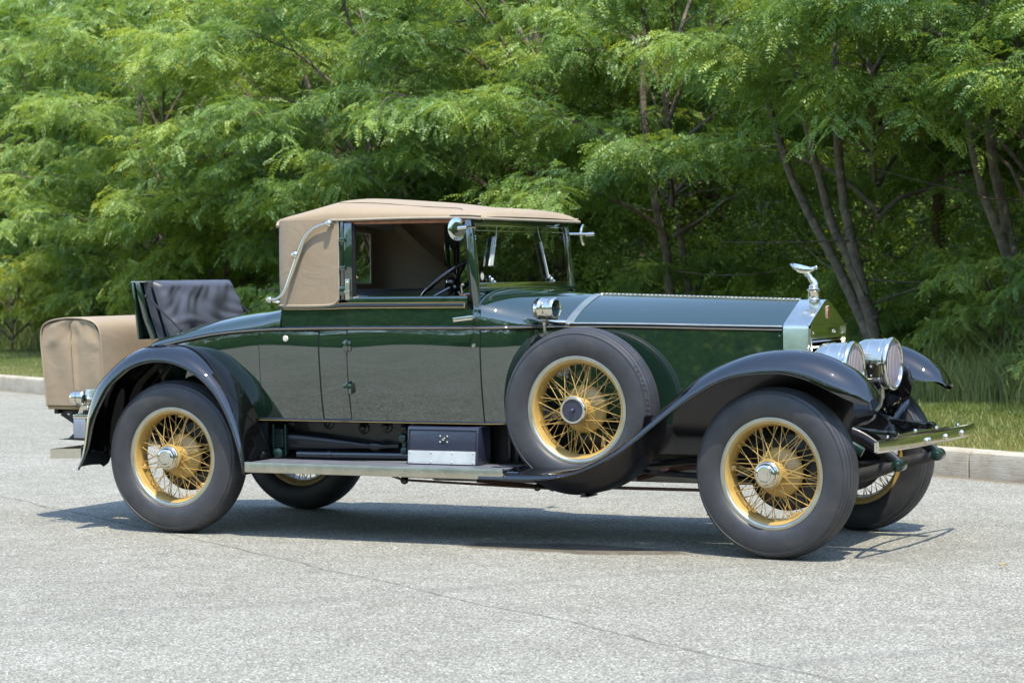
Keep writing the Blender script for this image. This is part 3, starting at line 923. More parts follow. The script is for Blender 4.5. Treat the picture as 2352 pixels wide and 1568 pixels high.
# ---- mouldings and pinstripes
def strip(path_xz, wlo_, whi_, name, mat, out, s=-1, parent=None, r=None):
    b = MB()
    rows = []
    for x, z in path_xz:
        n = 6; wlo = wlo_(x) if callable(wlo_) else wlo_; whi = whi_(x) if callable(whi_) else whi_
        rows.append([(x, s * (side(x, z + wlo + (whi - wlo) * k / n) + out * (0 if k in (0, n) else 1) ** 1 * (.8 if k in (1, n - 1) else 1) - .001), z + wlo + (whi - wlo) * k / n) for k in range(n + 1)])
    b.grid(rows)
    return b.build(name, mat, parent or car, ang=60)
bx = [x for x in lin(-.33, 3.555, 90)]
strip([(x, zbf(x) if x < 2.36 else zbf(x) - .0) for x in bx], -.026, .003, 'belt_moulding', M['black'], .015)
strip([(x, zbf(x)) for x in bx], -.026, .003, 'belt_moulding', M['black'], .015, 1)
strip([(x, zbf(x)) for x in bx], -.0135, -.0095, 'pinstripe', M['gold'], .0165)
wc = sp([.66, .85, 1.0, 1.10, 1.87], [1.300, 1.299, 1.303, 1.312, 1.313]); wh = sp([.66, .95, 1.10, 1.87], [.011, .012, .019, .019])
strip([(x, wc(x)) for x in lin(.69, 1.862, 50)], lambda x: -wh(x), lambda x: wh(x), 'waist_moulding', M['black'], .013)
for sg in (1, -1):
    strip([(x, wc(x)) for x in lin(.70, 1.855, 50)], lambda x: sg * (wh(x) - .005) - .0016, lambda x: sg * (wh(x) - .005) + .0016, 'pinstripe', M['gold'], .0145)
b = MB(); b.tube([(1.855, -side(1.855, z) - .0145, z) for z in lin(1.296, 1.324, 5)], .002, 5); b.build('pinstripe', M['gold'], car)
# around the rear of the cabin
b = MB()
pl = [(.70, -.668), (.672, -.655), (.645, -.62), (.632, -.55), (.63, -.4), (.63, 0), (.63, .4), (.632, .55), (.645, .62), (.672, .655), (.70, .668)]
b.grid([[(x, y, 1.289), (x - .008, y * 1.012, 1.293), (x - .008, y * 1.012, 1.308), (x, y, 1.311)] for x, y in cr(pl, 4)])
b.build('waist_moulding', M['black'], car)
# sill moulding with gold line
strip([(x, SILL) for x in lin(.50, 2.2, 40)], -.016, .006, 'sill_moulding', M['black'], .012)
strip([(x, SILL) for x in lin(.50, 2.2, 40)], -.012, -.007, 'pinstripe', M['gold'], .0135)

# ---- bonnet (hood)
def hood_prof(x, n=24):
    t = (x - 2.362) / 1.195
    return arch(w_(x), zbf(x), 1.358 - .039 * t, 1.32 - .20 * t, n)
b = MB()
b.grid([[(x, y, z) for y, z in hood_prof(x, 40)] for x in lin(2.366, 3.557, 20)])
b.build('bonnet', M['green'], car, ang=50)
for s in (1, -1):
    b = MB()
    b.grid([[(x, s * (w_(x) + .030 * ((zbf(x) - z) / .5)), z) for z in lin(.60, zbf(x) - .002, 8)] for x in lin(2.366, 3.557, 16)])
    bs = b.build('bonnet_side', M['green'], car)
for k in range(5):
    rv = MB(); rv.ball((3.540, -w_(3.54) - .001, 1.135 - k * .05), .0045, 8); rv.build('rivet', M['nickel'], bs)
b = MB()
zt = lambda x: 1.358 - .039 * (x - 2.362) / 1.195
b.tube([(x, 0, zt(x) + .003) for x in lin(2.372, 3.555, 8)], .0085, 8)
for k in range(46):
    x = 2.40 + k * .025; b.tube([(x, -.010, zt(x) + .004), (x, .010, zt(x) + .004)], .0084, 6)
b.build('bonnet_hinge', M['nickel_dull'], car)
b = MB(); b.tube([(x, -w_(x) - .003, zbf(x) + .006) for x in lin(2.372, 3.555, 10)], .0065, 8)
b.build('bonnet_hinge', M['nickel_dull'], car)
# band between cowl and bonnet
b = MB()
rows = []
for dx, dr in ((-.024, .001), (-.020, .006), (-.004, .006), (.0, .002), (.004, .006), (.020, .006), (.024, .001)):
    x = 2.362 + dx
    rows.append([(x, y * (1 + dr / .4), z + dr) for y, z in arch(w_(2.362), zbf(2.362) - .002, 1.3585, 1.32, 40)])
b.grid(rows); b.build('bonnet_band', M['nickel_dull'], car)
b = MB()  # catch running back from the band
b.tube([(2.345, -.436, 1.212), (2.30, -.475, 1.215), (2.25, -.52, 1.226)], [.012, .010, .006], 8)
b.build('bonnet_catch', M['nickel'], car)

# ---- radiator
def radp(sc=1.0, zb=.60):
    return [(-.318 * sc, zb), (-.318 * sc, 1.172), (-.312 * sc, 1.190), (-.298 * sc, 1.203), (-.035 * sc, 1.3235), (.035 * sc, 1.3235), (.298 * sc, 1.203), (.312 * sc, 1.190), (.318 * sc, 1.172), (.318 * sc, zb)]
b = MB()
outer = radp()
b.grid([[(x, y, z) for y, z in outer] for x in (3.560, 3.698)])
b.grid([[(3.698, y, z) for y, z in outer], [(3.7035, y * .985, z - .004) for y, z in outer]])
# pediment
ped = [(-.308, 1.190), (-.294, 1.199), (-.034, 1.3195), (.034, 1.3195), (.294, 1.199), (.308, 1.190)]
b.poly([(3.7035, y, z) for y, z in ped])
# frame uprights and cross bars
for s in (-1, 1):
    b.box((3.690, min(s * .313, s * .294), .60), (3.713, max(s * .313, s * .294), 1.189)); b.box((3.690, min(s * .294, s * .262), .60), (3.700, max(s * .294, s * .262), 1.120))
b.box((3.694, -.313, 1.174), (3.716, .313, 1.189))
b.box((3.694, -.294, 1.116), (3.716, .294, 1.130))
rad = b.build('radiator', M['nickel'], car, ang=25)
b = MB(); b.poly([(3.699, -.294, 1.13), (3.699, .294, 1.13), (3.699, .294, 1.174), (3.699, -.294, 1.174)])
b.build('header_panel', M['mirror'], rad)
for y_ in (.13, -.24):
    b = MB(); b.lathe([(0, .010), (.008, .010), (.010, .004), (.010, 0)], (3.698, y_, 1.150), 'x', 14); b.build('stud', M['nickel'], rad)
b = MB(); b.box((3.60, -.262, .60), (3.640, .262, 1.118)); b.build('core', M['dark'], rad)
b = MB()
for k in range(17):
    z = 1.102 - k * .029
    b.poly([(3.690, -.262, z), (3.690, .262, z), (3.650, .262, z + .020), (3.650, -.262, z + .020)])
b.build('shutter', M['chassis'], rad)
b = MB()
for k in range(17):
    z = 1.102 - k * .029
    b.box((3.690, -.262, z - .0042), (3.698, .262, z + .0042))
b.build('shutter_edge', M['nickel'], rad)
# badge with its two interlaced letters
b = MB(); b.box((3.7038, -.017, 1.222), (3.7085, .017, 1.290)); bd = b.build('badge', M['white'], rad, bevel=.001)
b = MB(); b.box((3.7087, -.0135, 1.226), (3.7095, .0135, 1.286)); b.build('badge_enamel', M['red'], rad)
for dy, dz in ((-.004, .006), (.004, -.006)):
    cu = bpy.data.curves.new('lettering', 'FONT'); cu.body = 'R'; cu.size = .030; cu.align_x = 'CENTER'; cu.align_y = 'CENTER'; cu.extrude = .0003
    tmp_o = bpy.data.objects.new('lettering', cu); COL.objects.link(tmp_o); me_ = bpy.data.meshes.new_from_object(tmp_o.evaluated_get(bpy.context.evaluated_depsgraph_get())); bpy.data.objects.remove(tmp_o); t = bpy.data.objects.new('lettering', me_); COL.objects.link(t); t.parent = rad; me_.materials.clear(); me_.materials.append(M['nickel'])
    t.location = (3.7099, dy, 1.256 + dz); t.rotation_euler = (R(90), 0, R(90))
# filler cap and a plain winged ornament
b = MB()
b.lathe([(0, -.012), (.030, -.012), (.034, .002), (.027, .010), (.030, .018), (.031, .046), (.036, .050), (.036, .056), (.028, .060), (.024, .068), (.026, .073), (.022, .080), (0, .080)], (3.628, 0, 1.322), 'z', 28)
b.build('filler_cap', M['nickel'], car)
b = MB()
stemp = cr([(3.634, 0, 1.400), (3.630, 0, 1.415), (3.616, 0, 1.432), (3.606, 0, 1.447), (3.594, 0, 1.460), (3.583, 0, 1.472), (3.592, 0, 1.482), (3.618, 0, 1.489), (3.634, 0, 1.4935)], 4)
rr_ = sp([0, .15, .35, .5, .68, .85, 1], [.022, .019, .015, .0175, .010, .013, .008])
b.tube(stemp, [rr_(i / (len(stemp) - 1)) for i in range(len(stemp))], 12)
b.ball((3.641, 0, 1.496), .0098, 12, (1.1, .9, 1.1))
for s in (-1, 1):
    rows = []
    for k in range(9):
        t = k / 8
        cx = 3.632 - .125 * t; cyy = s * (.006 + .040 * math.sin(math.pi * t * .85)); wz = .004 + .020 * math.sin(math.pi * min(1, t * 1.02)) ** .8
        zc = 1.487 + .030 * t
        rows.append([(cx, cyy, zc + .004), (cx - .004, cyy + s * .008, zc - wz * .5), (cx - .002, cyy + s * .003, zc - wz * 1.4), (cx, cyy - s * .006, zc - wz)])
    b.grid(rows, cu=True); b.poly(rows[-1])
orn = b.build('bonnet_ornament', M['nickel'], car, ang=60)

# ---- windscreen
b = MB()
def ws(y, z): return (1.906 - (z - 1.40) * .10, y, z)
def wbar(y0, z0, y1, z1, w=.022, h=.022): b.bar(ws(y0, z0), ws(y1, z1), w, h, (1, 0, .1))
wbar(-.628, 1.418, .628, 1.418, .030, .020)
wbar(-.628, 1.752, .628, 1.752, .012, .020)
wbar(-.622, 1.395, -.622, 1.756, .016, .022); wbar(.622, 1.395, .622, 1.756, .016, .022)
wbar(-.600, 1.722, .600, 1.722, .005, .010)
for y in (-.622, .622):
    for z in (1.745, 1.73, 1.69, 1.675):
        p = ws(y, z); b.ball((p[0] + .012, p[1], p[2]), .006, 8)
wsn = b.build('windscreen', M['nickel'], car, bevel=.002)
b = MB(); b.grid([[ws(y, z) for z in (1.432, 1.722)] for y in (-.612, .612)]); b.build('pane', M['glass'], wsn)
b = MB(); b.grid([[ws(y, z) for z in (1.724, 1.748)] for y in (-.612, .612)]); b.build('pane', M['glass'], wsn)
b = MB(); b.box((1.875, -.655, 1.385), (1.925, .655, 1.404)); b.box((1.852, -.645, 1.756), (1.885, .645, 1.79)); b.build('header_rail', M['green'], car, bevel=.004)
for s in (-1, 1):
    b = MB(); b.bar((1.915, s * .655, 1.285), (1.862, s * .640, 1.79), .040, .036, (0, 1, 0)); b.build('windscreen_post', M['green'], car, bevel=.008)
    b = MB(); b.bar((1.885, s * .648, 1.35), (1.838, s * .632, 1.785), .018, .03, (0, 1, 0)); b.build('post_rubber', M['dark'], car)
# wipers (plane of the pane, outside)
def wsp(y, z, o=.016): p = ws(y, z); return (p[0] + o, p[1], p[2])
b = MB()
b.tube([wsp(-.335, 1.752), wsp(-.350, 1.735), wsp(-.375, 1.67), wsp(-.405, 1.63)], .0022, 6)
b.bar(wsp(-.40, 1.685), wsp(-.485, 1.525), .013, .012, (1, 0, 0)); b.bar(wsp(-.374, 1.690), wsp(-.458, 1.527), .013, .012, (1, 0, 0))
b.box((1.893, -.43, 1.632), (1.905, -.39, 1.645))
b.build('wiper', M['alu'], wsn)
b = MB(); b.tube([wsp(.205, 1.752), wsp(.215, 1.70), wsp(.235, 1.66)], .0022, 6); b.bar(wsp(.225, 1.665), wsp(.285, 1.455), .014, .010, (1, 0, 0)); b.build('wiper', M['alu'], wsn)
for y in (-.47, .33):
    b = MB(); b.ball(wsp(y, 1.447, .012), .016, 10); b.ball(wsp(y + .03, 1.436, .012), .011, 8); b.ball(wsp(y - .02, 1.465, .012), .009, 8)
    b.build('wiper_pivot', M['nickel'], wsn)
b = MB(); p = wsp(-.575, 1.468, .006); b.lathe([(0, .002), (.020, .002), (.030, 0)], p, 'x', 20); b.build('sticker', M['dark'], wsn)
b = MB(); p = wsp(-.575, 1.468, .0085); b.lathe([(0, .0015), (.019, .001), (.02, 0)], p, 'x', 20); b.build('sticker', M['white'], wsn)
b = MB(); b.box((1.855, .50, 1.43), (1.868, .585, 1.70)); b.build('side_wing', M['wood'], car, bevel=.004)

# mirrors
def mirror(c, nrm, arm, r=.064):
    m = MB(); m.lathe([(0, .0), (r * .6, .001), (r * .97, .003), (r, .006), (r, .010), (r * .9, .014), (0, .014)], (0, 0, 0), 'x', 36)
    o = m.build('mirror', M['mirror'], car, ang=60)
    q = Vector(nrm).to_track_quat('X', 'Z'); o.rotation_mode = 'QUATERNION'; o.rotation_quaternion = q; o.location = c
    a = MB(); a.tube([tuple(q.inverted() @ (Vector(p) - Vector(c))) for p in arm], .0065, 8)
    p0 = q.inverted() @ (Vector(arm[-1]) - Vector(c)); p1 = q.inverted() @ (Vector(arm[-1]) + Vector((-.05, -.012, -.004)) - Vector(c))
    a.tube([tuple(p0), tuple(p1)], .011, 10)
    a.build('mirror_arm', M['nickel'], o)
mirror((1.850, -.755, 1.727), (-.93, .36, -.05), [(1.90, -.640, 1.74), (1.905, -.70, 1.739), (1.905, -.755, 1.736)])
mirror((1.930, .790, 1.711), (-.99, -.12, 0), [(1.88, .645, 1.716), (1.93, .72, 1.716), (1.985, .80, 1.716)])

# ---- fabric top
top = MB()
ywf = sp([.615, .63, .66, .72, .8, 1.0, 1.9, 1.96], [.56, .60, .640, .662, .670, .672, .66, .655])
ztr = sp([.615, .65, .75, .88, 1.0, 1.15, 1.5, 1.88, 1.93, 1.955], [1.803, 1.822, 1.862, 1.903, 1.926, 1.923, 1.885, 1.848, 1.835, 1.802])
zed = sp([.615, .8, 1.05, 1.5, 1.85, 1.955], [1.795, 1.793, 1.792, 1.795, 1.790, 1.783])
def roofsec(x, n=30):
    w = ywf(x); zt_, ze = ztr(x) - (.007 * math.sin(math.pi * (x - 1.0) / .44) ** 2 if x > 1.0 else .006 * math.sin(math.pi * max(0, x - .64) / .36) ** 2), zed(x); out = []
    for k in range(n + 1):
        a = math.pi * k / n; c, s_ = math.cos(a), math.sin(a)
        out.append((x, -w * math.copysign(abs(c) ** .78, c), ze + (zt_ - ze) * s_ ** .72))
    return out
xs = [.615, .622, .635, .66, .70] + lin(.76, 1.86, 22) + [1.90, 1.925, 1.943, 1.952, 1.955]
top.grid([roofsec(x) for x in xs])
# quarter and rear panels in one sweep around the back
plan = [(1.052, -.672), (.92, -.672), (.80, -.671), (.72, -.664), (.66, -.642), (.63, -.602), (.618, -.565), (.614, -.53), (.612, -.52), (.612, -.23), (.612, 0), (.612, .23), (.612, .52), (.614, .53), (.618, .565), (.63, .602), (.66, .642), (.72, .664), (.80, .671), (.92, .672), (1.052, .672)]
zs = [1.311, 1.36, 1.43, 1.50, 1.58, 1.66, 1.75, 1.775, 1.797]
rs_ = random.Random(4)
def bulge(x, y, z):
    t = (z - 1.32) / .475; k = .010 * math.sin(math.pi * t)
    low = .0
    return (x + (-.004 if abs(y) < .6 else 0) * math.sin(math.pi * t), y + math.copysign(k * .5, y) if abs(y) > .6 else y, z)
rows = []
for x, y in plan:
    rz = []
    for i, z in enumerate(zs):
        zz = z
        if i == 0 and abs(y) > .66 and x > 1.0: zz = z + .012
        rz.append(bulge(x, y, zz))
    rows.append(rz)
top.grid(rows, skip=lambda c: abs(c.y) < .515 and 1.435 < c.z < 1.745 and c.x < .65)
topo = top.build('fabric_top', M['canvas'], car, ang=62, solid=.006)
# edge bindings and seams
b = MB()
for s in (-1, 1):
    b.tube([(x, s * (ywf(x) + .004), zed(x) + .001) for x in lin(1.0, 1.945, 20)], .0075, 8)
    b.tube([(x, s * (ywf(x) + .003), zed(x) + .017) for x in lin(1.76, 1.945, 8)], .0055, 8)
    b.tube([(1.054, s * .674, z) for z in lin(1.345, 1.80, 6)], .0055, 8)
    b.tube(cr([(1.054, s * .675, 1.36), (1.040, s * .676, 1.335), (1.0, s * .678, 1.316), (.85, s * .678, 1.312), (.72, s * .670, 1.312), (.66, s * .648, 1.313), (.626, s * .60, 1.315), (.611, s * .5, 1.316)], 4), .0065, 8)
    b.tube([(.640, s * .645, 1.765), (.625, s * .61, 1.785), (.612, s * .55, 1.802)], .009, 8)
b.tube([(.610, y, 1.802) for y in lin(-.56, .56, 12)], .008, 8)
b.tube([(1.956, y, 1.785) for y in lin(-.655, .655, 12)], .008, 8)
b.build('binding', M['canvas_edge'], topo)
b = MB()
for s in (-1, 1):
    pp = []
    for x in lin(.99, 1.80, 24):
        w = ywf(x); k = .80 if x < 1.76 else .80 + (x - 1.76) * 2.4
        c = k ** (1 / .78); sn = math.sqrt(max(0, 1 - c * c)); pp.append((x, s * w * k, zed(x) + (ztr(x) - zed(x)) * sn ** .72 + .003))
    b = MB(); b.tube(pp, .0022, 5); b.build('seam', M['seam_thread'], topo)
b = MB(); b.tube([(.604, y, 1.757) for y in (-.53, .53)], .022, 10); b.build('rolled_flap', M['canvas'], topo)
b = MB(); b.tube([(.59, y, z) for y, z in ((-.515, 1.435), (.515, 1.435))], .006, 6); b.tube([(.606, -.518, 1.435), (.606, -.518, 1.745)], .006, 6); b.tube([(.606, .518, 1.435), (.606, .518, 1.745)], .006, 6); b.build('window_binding', M['canvas_edge'], topo)
# wooden cant rail seen under the edge, inner bow and strut
for s in (-1, 1): b = MB(); b.bar((1.10, s * .655, 1.778), (1.86, s * .648, 1.776), .016, .020); b.build('cant_rail', M['wood'], car, bevel=.003)
for s in (-1, 1):
    b = MB(); b.bar((.74, s * .60, 1.79), (1.13, s * .615, 1.45), .05, .02, (0, 1, 0)); b.build('top_strut', M['canvas_in'], car, bevel=.005)
for x in (.95, 1.35):
    b = MB(); b.tube([(x, y, ztr(x) - .05 - .08 * (abs(y) / .66) ** 4) for y in lin(-.62, .62, 9)], .018, 6)
    b.build('top_bow', M['chassis'], car)
# headlining sag
b = MB(); b.grid([[(x, y, ztr(x) - .035 - .06 * math.exp(-((x - .97) / .18) ** 2) * (1 - (abs(y) / .64) ** 2) - .05 * (abs(y) / .64) ** 3) for y in lin(-.62, .62, 11)] for x in lin(.66, 1.85, 20)])
b.build('headlining', pmat('grey headlining', (.30, .28, .25), .9), car)
# B posts and window channel
for s in (-1, 1):
    def bx2(x0, ya, z0, x1, yb, z1): m = MB(); m.box((x0, min(s * ya, s * yb), z0), (x1, max(s * ya, s * yb), z1)); return m
    bx2(1.056, .635, 1.345, 1.084, .668, 1.786).build('door_pillar', M['green'], car, bevel=.004)
    bx2(1.088, .640, 1.340, 1.140, .672, 1.778).build('window_post', M['green'], car, bevel=.006)
    bx2(1.140, .645, 1.345, 1.152, .664, 1.775).build('post_rubber', M['dark'], car)
for z in (1.682, 1.522, 1.395):
    b = MB(); b.box((1.062, -.684, z - .012 - (.014 if z < 1.4 else 0)), (1.100, -.668, z + .012 + (.014 if z < 1.4 else 0))); b.build('pillar_hinge', M['green'], car, bevel=.003)
b = MB(); b.box((1.104, -.690, 1.345), (1.132, -.672, 1.462)); b.box((1.100, -.696, 1.385), (1.136, -.672, 1.398)); b.ball((1.118, -.692, 1.44), .007, 8); b.build('latch_plate', M['nickel_dull'], car, bevel=.002)
# landau bar
b = MB()
lp = cr([(.625, -.700, 1.348), (.665, -.700, 1.354), (.715, -.700, 1.395), (.760, -.700, 1.490), (.806, -.700, 1.595), (.850, -.700, 1.690), (.905, -.700, 1.745), (.965, -.700, 1.768), (1.018, -.700, 1.776)], 6)
b.tube(lp, [.0085 + .005 * math.exp(-((i / (len(lp) - 1) - .5) / .16) ** 2) for i in range(len(lp))], 10)
b.ball((.615, -.700, 1.347), .020, 16); b.ball((1.012, -.704, 1.776), .021, 16); b.ball((.792, -.706, 1.602), .0225, 16)
b.tube([(1.012, -.704, 1.776), (1.03, -.66, 1.776)], .012, 8); b.tube([(.615, -.700, 1.347), (.655, -.66, 1.335)], .010, 8)
b.build('landau_bar', M['nickel'], car)

# ---- interior
b = MB(); b.box((.98, -.56, 1.02), (1.15, .56, 1.40)); b.box((1.14, -.56, .96), (1.60, .56, 1.08)); b.build('bench_seat', M['leather'], car, bevel=.05)
b = MB(); b.box((1.78, -.62, 1.16), (1.84, .62, 1.37)); b.build('dashboard', M['wood'], car, bevel=.01)
b = MB()
cw = Vector((1.60, -.34, 1.435)); ax = Vector((-.62, 0, .78)).normalized(); u = Vector((0, 1, 0)); w2 = ax.cross(u)
b.tube([tuple(cw + (u * math.cos(a) + w2 * math.sin(a)) * .215) for a in [2 * math.pi * k / 40 for k in range(41)]], .014, 10)
for a in (0, 2.09, 4.19): b.tube([tuple(cw - ax * .02), tuple(cw + (u * math.cos(a) + w2 * math.sin(a)) * .21)], .009, 6)
b.tube([tuple(cw + ax * .01), tuple(cw - ax * .55)], .022, 10); b.ball(tuple(cw), .035, 10)
b.build('steering_wheel', M['black'], car)
b = MB(); b.tube(cr([(1.80, -.60, 1.345), (1.795, -.605, 1.40), (1.80, -.61, 1.425), (1.815, -.615, 1.42)], 4), .006, 6); b.build('cord_pull', M['canvas_edge'], car)

# ---- rumble seat
b = MB()
b.prism([(-.500, 1.452), (-.463, 1.112), (-.450, 1.112), (-.486, 1.452)], -.45, .45)
b.prism([(-.470, 1.455), (-.452, 1.36), (-.418, 1.24), (-.365, 1.112), (-.338, 1.116), (-.392, 1.25), (-.425, 1.37), (-.440, 1.455)], -.455, -.425)
b.prism([(-.470, 1.455), (-.452, 1.36), (-.418, 1.24), (-.365, 1.112), (-.338, 1.116), (-.392, 1.25), (-.425, 1.37), (-.440, 1.455)], .425, .455)
lid = b.build('rumble_lid', M['green'], car, bevel=.003)
b = MB(); b.box((-.502, -.455, 1.4535), (-.400, .455, 1.4605)); b.build('lid_trim', M['nickel_dull'], lid, bevel=.002)
b = MB(); b.prism([(-.435, 1.452), (-.415, 1.36), (-.380, 1.24), (-.325, 1.10), (-.28, 1.10), (-.395, 1.452)], -.424, .424); b.build('lid_lining', M['leather'], lid)
b = MB(); rows = []
rsn = np.random.default_rng(8)
ph = rsn.uniform(0, 6.28, 12)
for i in range(49):
    v = i / 48; z = 1.455 - .375 * v; xb = -.375 + .125 * v
    row = []
    for j in range(81):
        h = j / 80; y = -.43 + .86 * h
        edge = min(1, min(h, 1 - h) / .06) ** .5 * min(1, min(v, 1 - v) / .07) ** .5
        wr = .011 * math.sin(9 * y + 2.5 * math.sin(5 * v + ph[0]) + ph[1]) * (v ** .5) + .008 * math.sin(21 * y + 6 * v + ph[2] + 2 * math.sin(3 * v)) + .004 * math.sin(46 * y + 9 * math.sin(4 * v + 3 * y)) * math.sin(7 * v + 5 * y) + .008 * math.exp(-((v - .72 - .1 * math.sin(6 * y)) / .05) ** 2)
        row.append((xb + .055 * edge + wr * edge, y * (1 - .02 * (1 - edge)), z - .012 * math.sin(8 * y) * v * edge))
    rows.append(row)
b.grid(rows)
back = [[(p[0] - .02, p[1], p[2]) for p in r] for i, r in enumerate(rows)]
cu_o = b.build('rumble_cushion', M['leather'], lid, ang=70, solid=.02)
b = MB()
e_ = [(-.375 + .125 * v + .012, -.432, 1.455 - .375 * v) for v in lin(0, 1, 8)]
b.tube(e_, .005, 6); b.tube([(p[0], -p[1], p[2]) for p in e_], .005, 6); b.tube([(-.365, y, 1.458) for y in (-.43, .43)], .006, 6)
b.build('piping', M['leather'], lid)
for s in (-1, 1):
    b = MB(); b.tube([(-.385, s * .462, 1.372), (-.14, s * .462, 1.165)], .0075, 8); b.ball((-.385, s * .462, 1.372), .014, 8); b.build('lid_strut', M['chassis'], car)

# ---- fenders
def fender_rows(top_, lip_, yin, ycr, yout, n=40, side=-1, crown=.02, nose=None):
    T = cr(top_, 8); Lp = cr(lip_, 8)
    def res(P, n):
        A = np.array(P); d = np.r_[0, np.cumsum(np.linalg.norm(np.diff(A, axis=0), axis=1))]; q = np.linspace(0, d[-1], n)
        return np.stack([np.interp(q, d, A[:, k]) for k in range(A.shape[1])], 1)
    T = res(T, n); Lp = res(Lp, n); rows = []
    for i in range(n):
        t, l = T[i], Lp[i]; f = i / (n - 1)
        sh = nose(f) if nose else 1
        row = []
        for k in range(17):
            u = k / 16
            if u < .35:     # inner, nearly flat
                q = u / .35; a_ = (1 - q) * math.pi / 2; cw_ = crown(t[0]) if callable(crown) else crown; y = ycr + (yin - ycr) * math.sin(a_); d = -cw_ * (1 - math.cos(a_)); bl = 0
            else:
                a = (u - .35) / .65 * math.pi / 2; y = ycr + (yout - ycr) * math.sin(a) ** 1.0; bl = 1 - math.cos(a) ** 1.0; d = 0
            ymid = (yin + yout) / 2
            y = ymid + (y - ymid) * sh
            x = t[0] + (l[0] - t[0]) * bl; z = t[1] + (l[1] - t[1]) * bl + d
            row.append((x, -side * y, z))
        # rolled lip
        x, y, z = row[-1]; row.append((x, y - side * -.004 * 0, z - .006)); 
        rows.append(row)
    return rows
FT = [(2.02, .428), (2.20, .428), (2.365, .432), (2.50, .440), (2.60, .455), (2.70, .500), (2.841, .590), (2.99, .722), (3.10, .808), (3.20, .892), (3.31, .968), (3.447, 1.026), (3.578, 1.062), (3.72, 1.075), (3.85, 1.066), (3.952, 1.038), (4.034, 1.000), (4.105, .953), (4.152, .905), (4.178, .860), (4.188, .835)]
FL = [(2.02, .381), (2.177, .381), (2.398, .387), (2.564, .415), (2.714, .471), (2.863, .552), (3.01, .660), (3.141, .760), (3.299, .862), (3.40, .915), (3.497, .945), (3.627, .960), (3.747, .962), (3.866, .936), (3.96, .897), (4.042, .855), (4.10, .826), (4.140, .812), (4.172, .806)]
nose = lambda f: 1 - .46 * max(0, (f - .895) / .105) ** 2.2
for s in (-1, 1):
    b = MB()
    rows = fender_rows(FT, FL, -.560, -.715, -.885, 70, -1 if s < 0 else 1, sp([2.0, 3.0, 3.4, 3.7, 3.9, 4.05, 4.12, 4.20], [.01, .012, .05, .14, .17, .13, .08, .0]), nose)
    b.grid(rows)
    # apron down to the frame on the inner side
    inner = [r[0] for r in rows]
    ap = []
    for p in inner:
        if p[0] < 3.02 or p[0] > 4.05: continue
        k = min(1, max(0, (4.05 - p[0]) / .09)) ** .45 if p[0] > 3.8 else 1
        zl = .60 + (p[2] - .60) * (1 - k)
        ap.append([p, (p[0], s * (.556), p[2] - .02 * k), (p[0] - .01 * k, s * .540, zl + (p[2] - zl) * .6), (p[0] - .02 * k, s * .515, zl + (p[2] - zl) * .25), (p[0] - .03 * k, s * .44, zl)])
    fo = b.build('front_fender', M['black'], car, ang=50, solid=.005)
    am = MB(); am.grid(ap); am.build('fender_apron', M['black'] if s > 0 else M['well'], fo, ang=50, solid=.004)
    lipm = MB(); lipm.tube([(r[-2][0], r[-2][1], r[-2][2] - .002) for r in rows[:-9]], .0055, 6); lipm.build('fender_lip', M['black'], fo)
    if s < 0:  # well for the spare wheel
        b = MB(); rw_ = []
        lx = sp([p[0] for p in FL], [p[1] for p in FL])
        for x in lin(2.235, 2.985, 44):
            zb_ = .748 - math.sqrt(max(.0004, .457 ** 2 - (x - 2.527) ** 2)); zt_ = max(lx(x) + .004, zb_ + .003)
            h_ = zt_ - zb_
            rw_.append([(x, -.874 + .0 * h_, zt_), (x, -.835, zt_ - .30 * h_), (x, -.795, zt_ - .55 * h_), (x, -.765, zt_ - .75 * h_), (x, -.745, zt_ - .90 * h_), (x, -.725, zt_ - .985 * h_), (x, -.70, zb_), (x, -.53, zb_)])
        b.grid(rw_)
        b.build('wheel_well', M['well'], fo, ang=60)
        b = MB(); b.box((2.565, -.742, .283), (2.585, -.722, .335)); b.box((2.555, -.74, .283), (2.60, -.60, .293)); b.build('well_bracket', M['chassis'], fo, bevel=.003)
RT = [(-.640, .375), (-.612, .450), (-.600, .607), (-.583, .711), (-.533, .841), (-.454, .930), (-.337, 1.018), (-.213, 1.072), (-.098, 1.088), (.015, 1.084), (.128, 1.058), (.239, 1.000), (.348, .905), (.427, .800), (.482, .680), (.520, .55), (.548, .435)]
RL = [(-.600, .362), (-.555, .440), (-.525, .510), (-.483, .659), (-.427, .765), (-.364, .855), (-.287, .919), (-.21, .965), (-.096, .995), (.016, .998), (.127, .972), (.237, .915), (.335, .830), (.40, .740), (.45, .645), (.485, .55), (.511, .47), (.534, .370)]
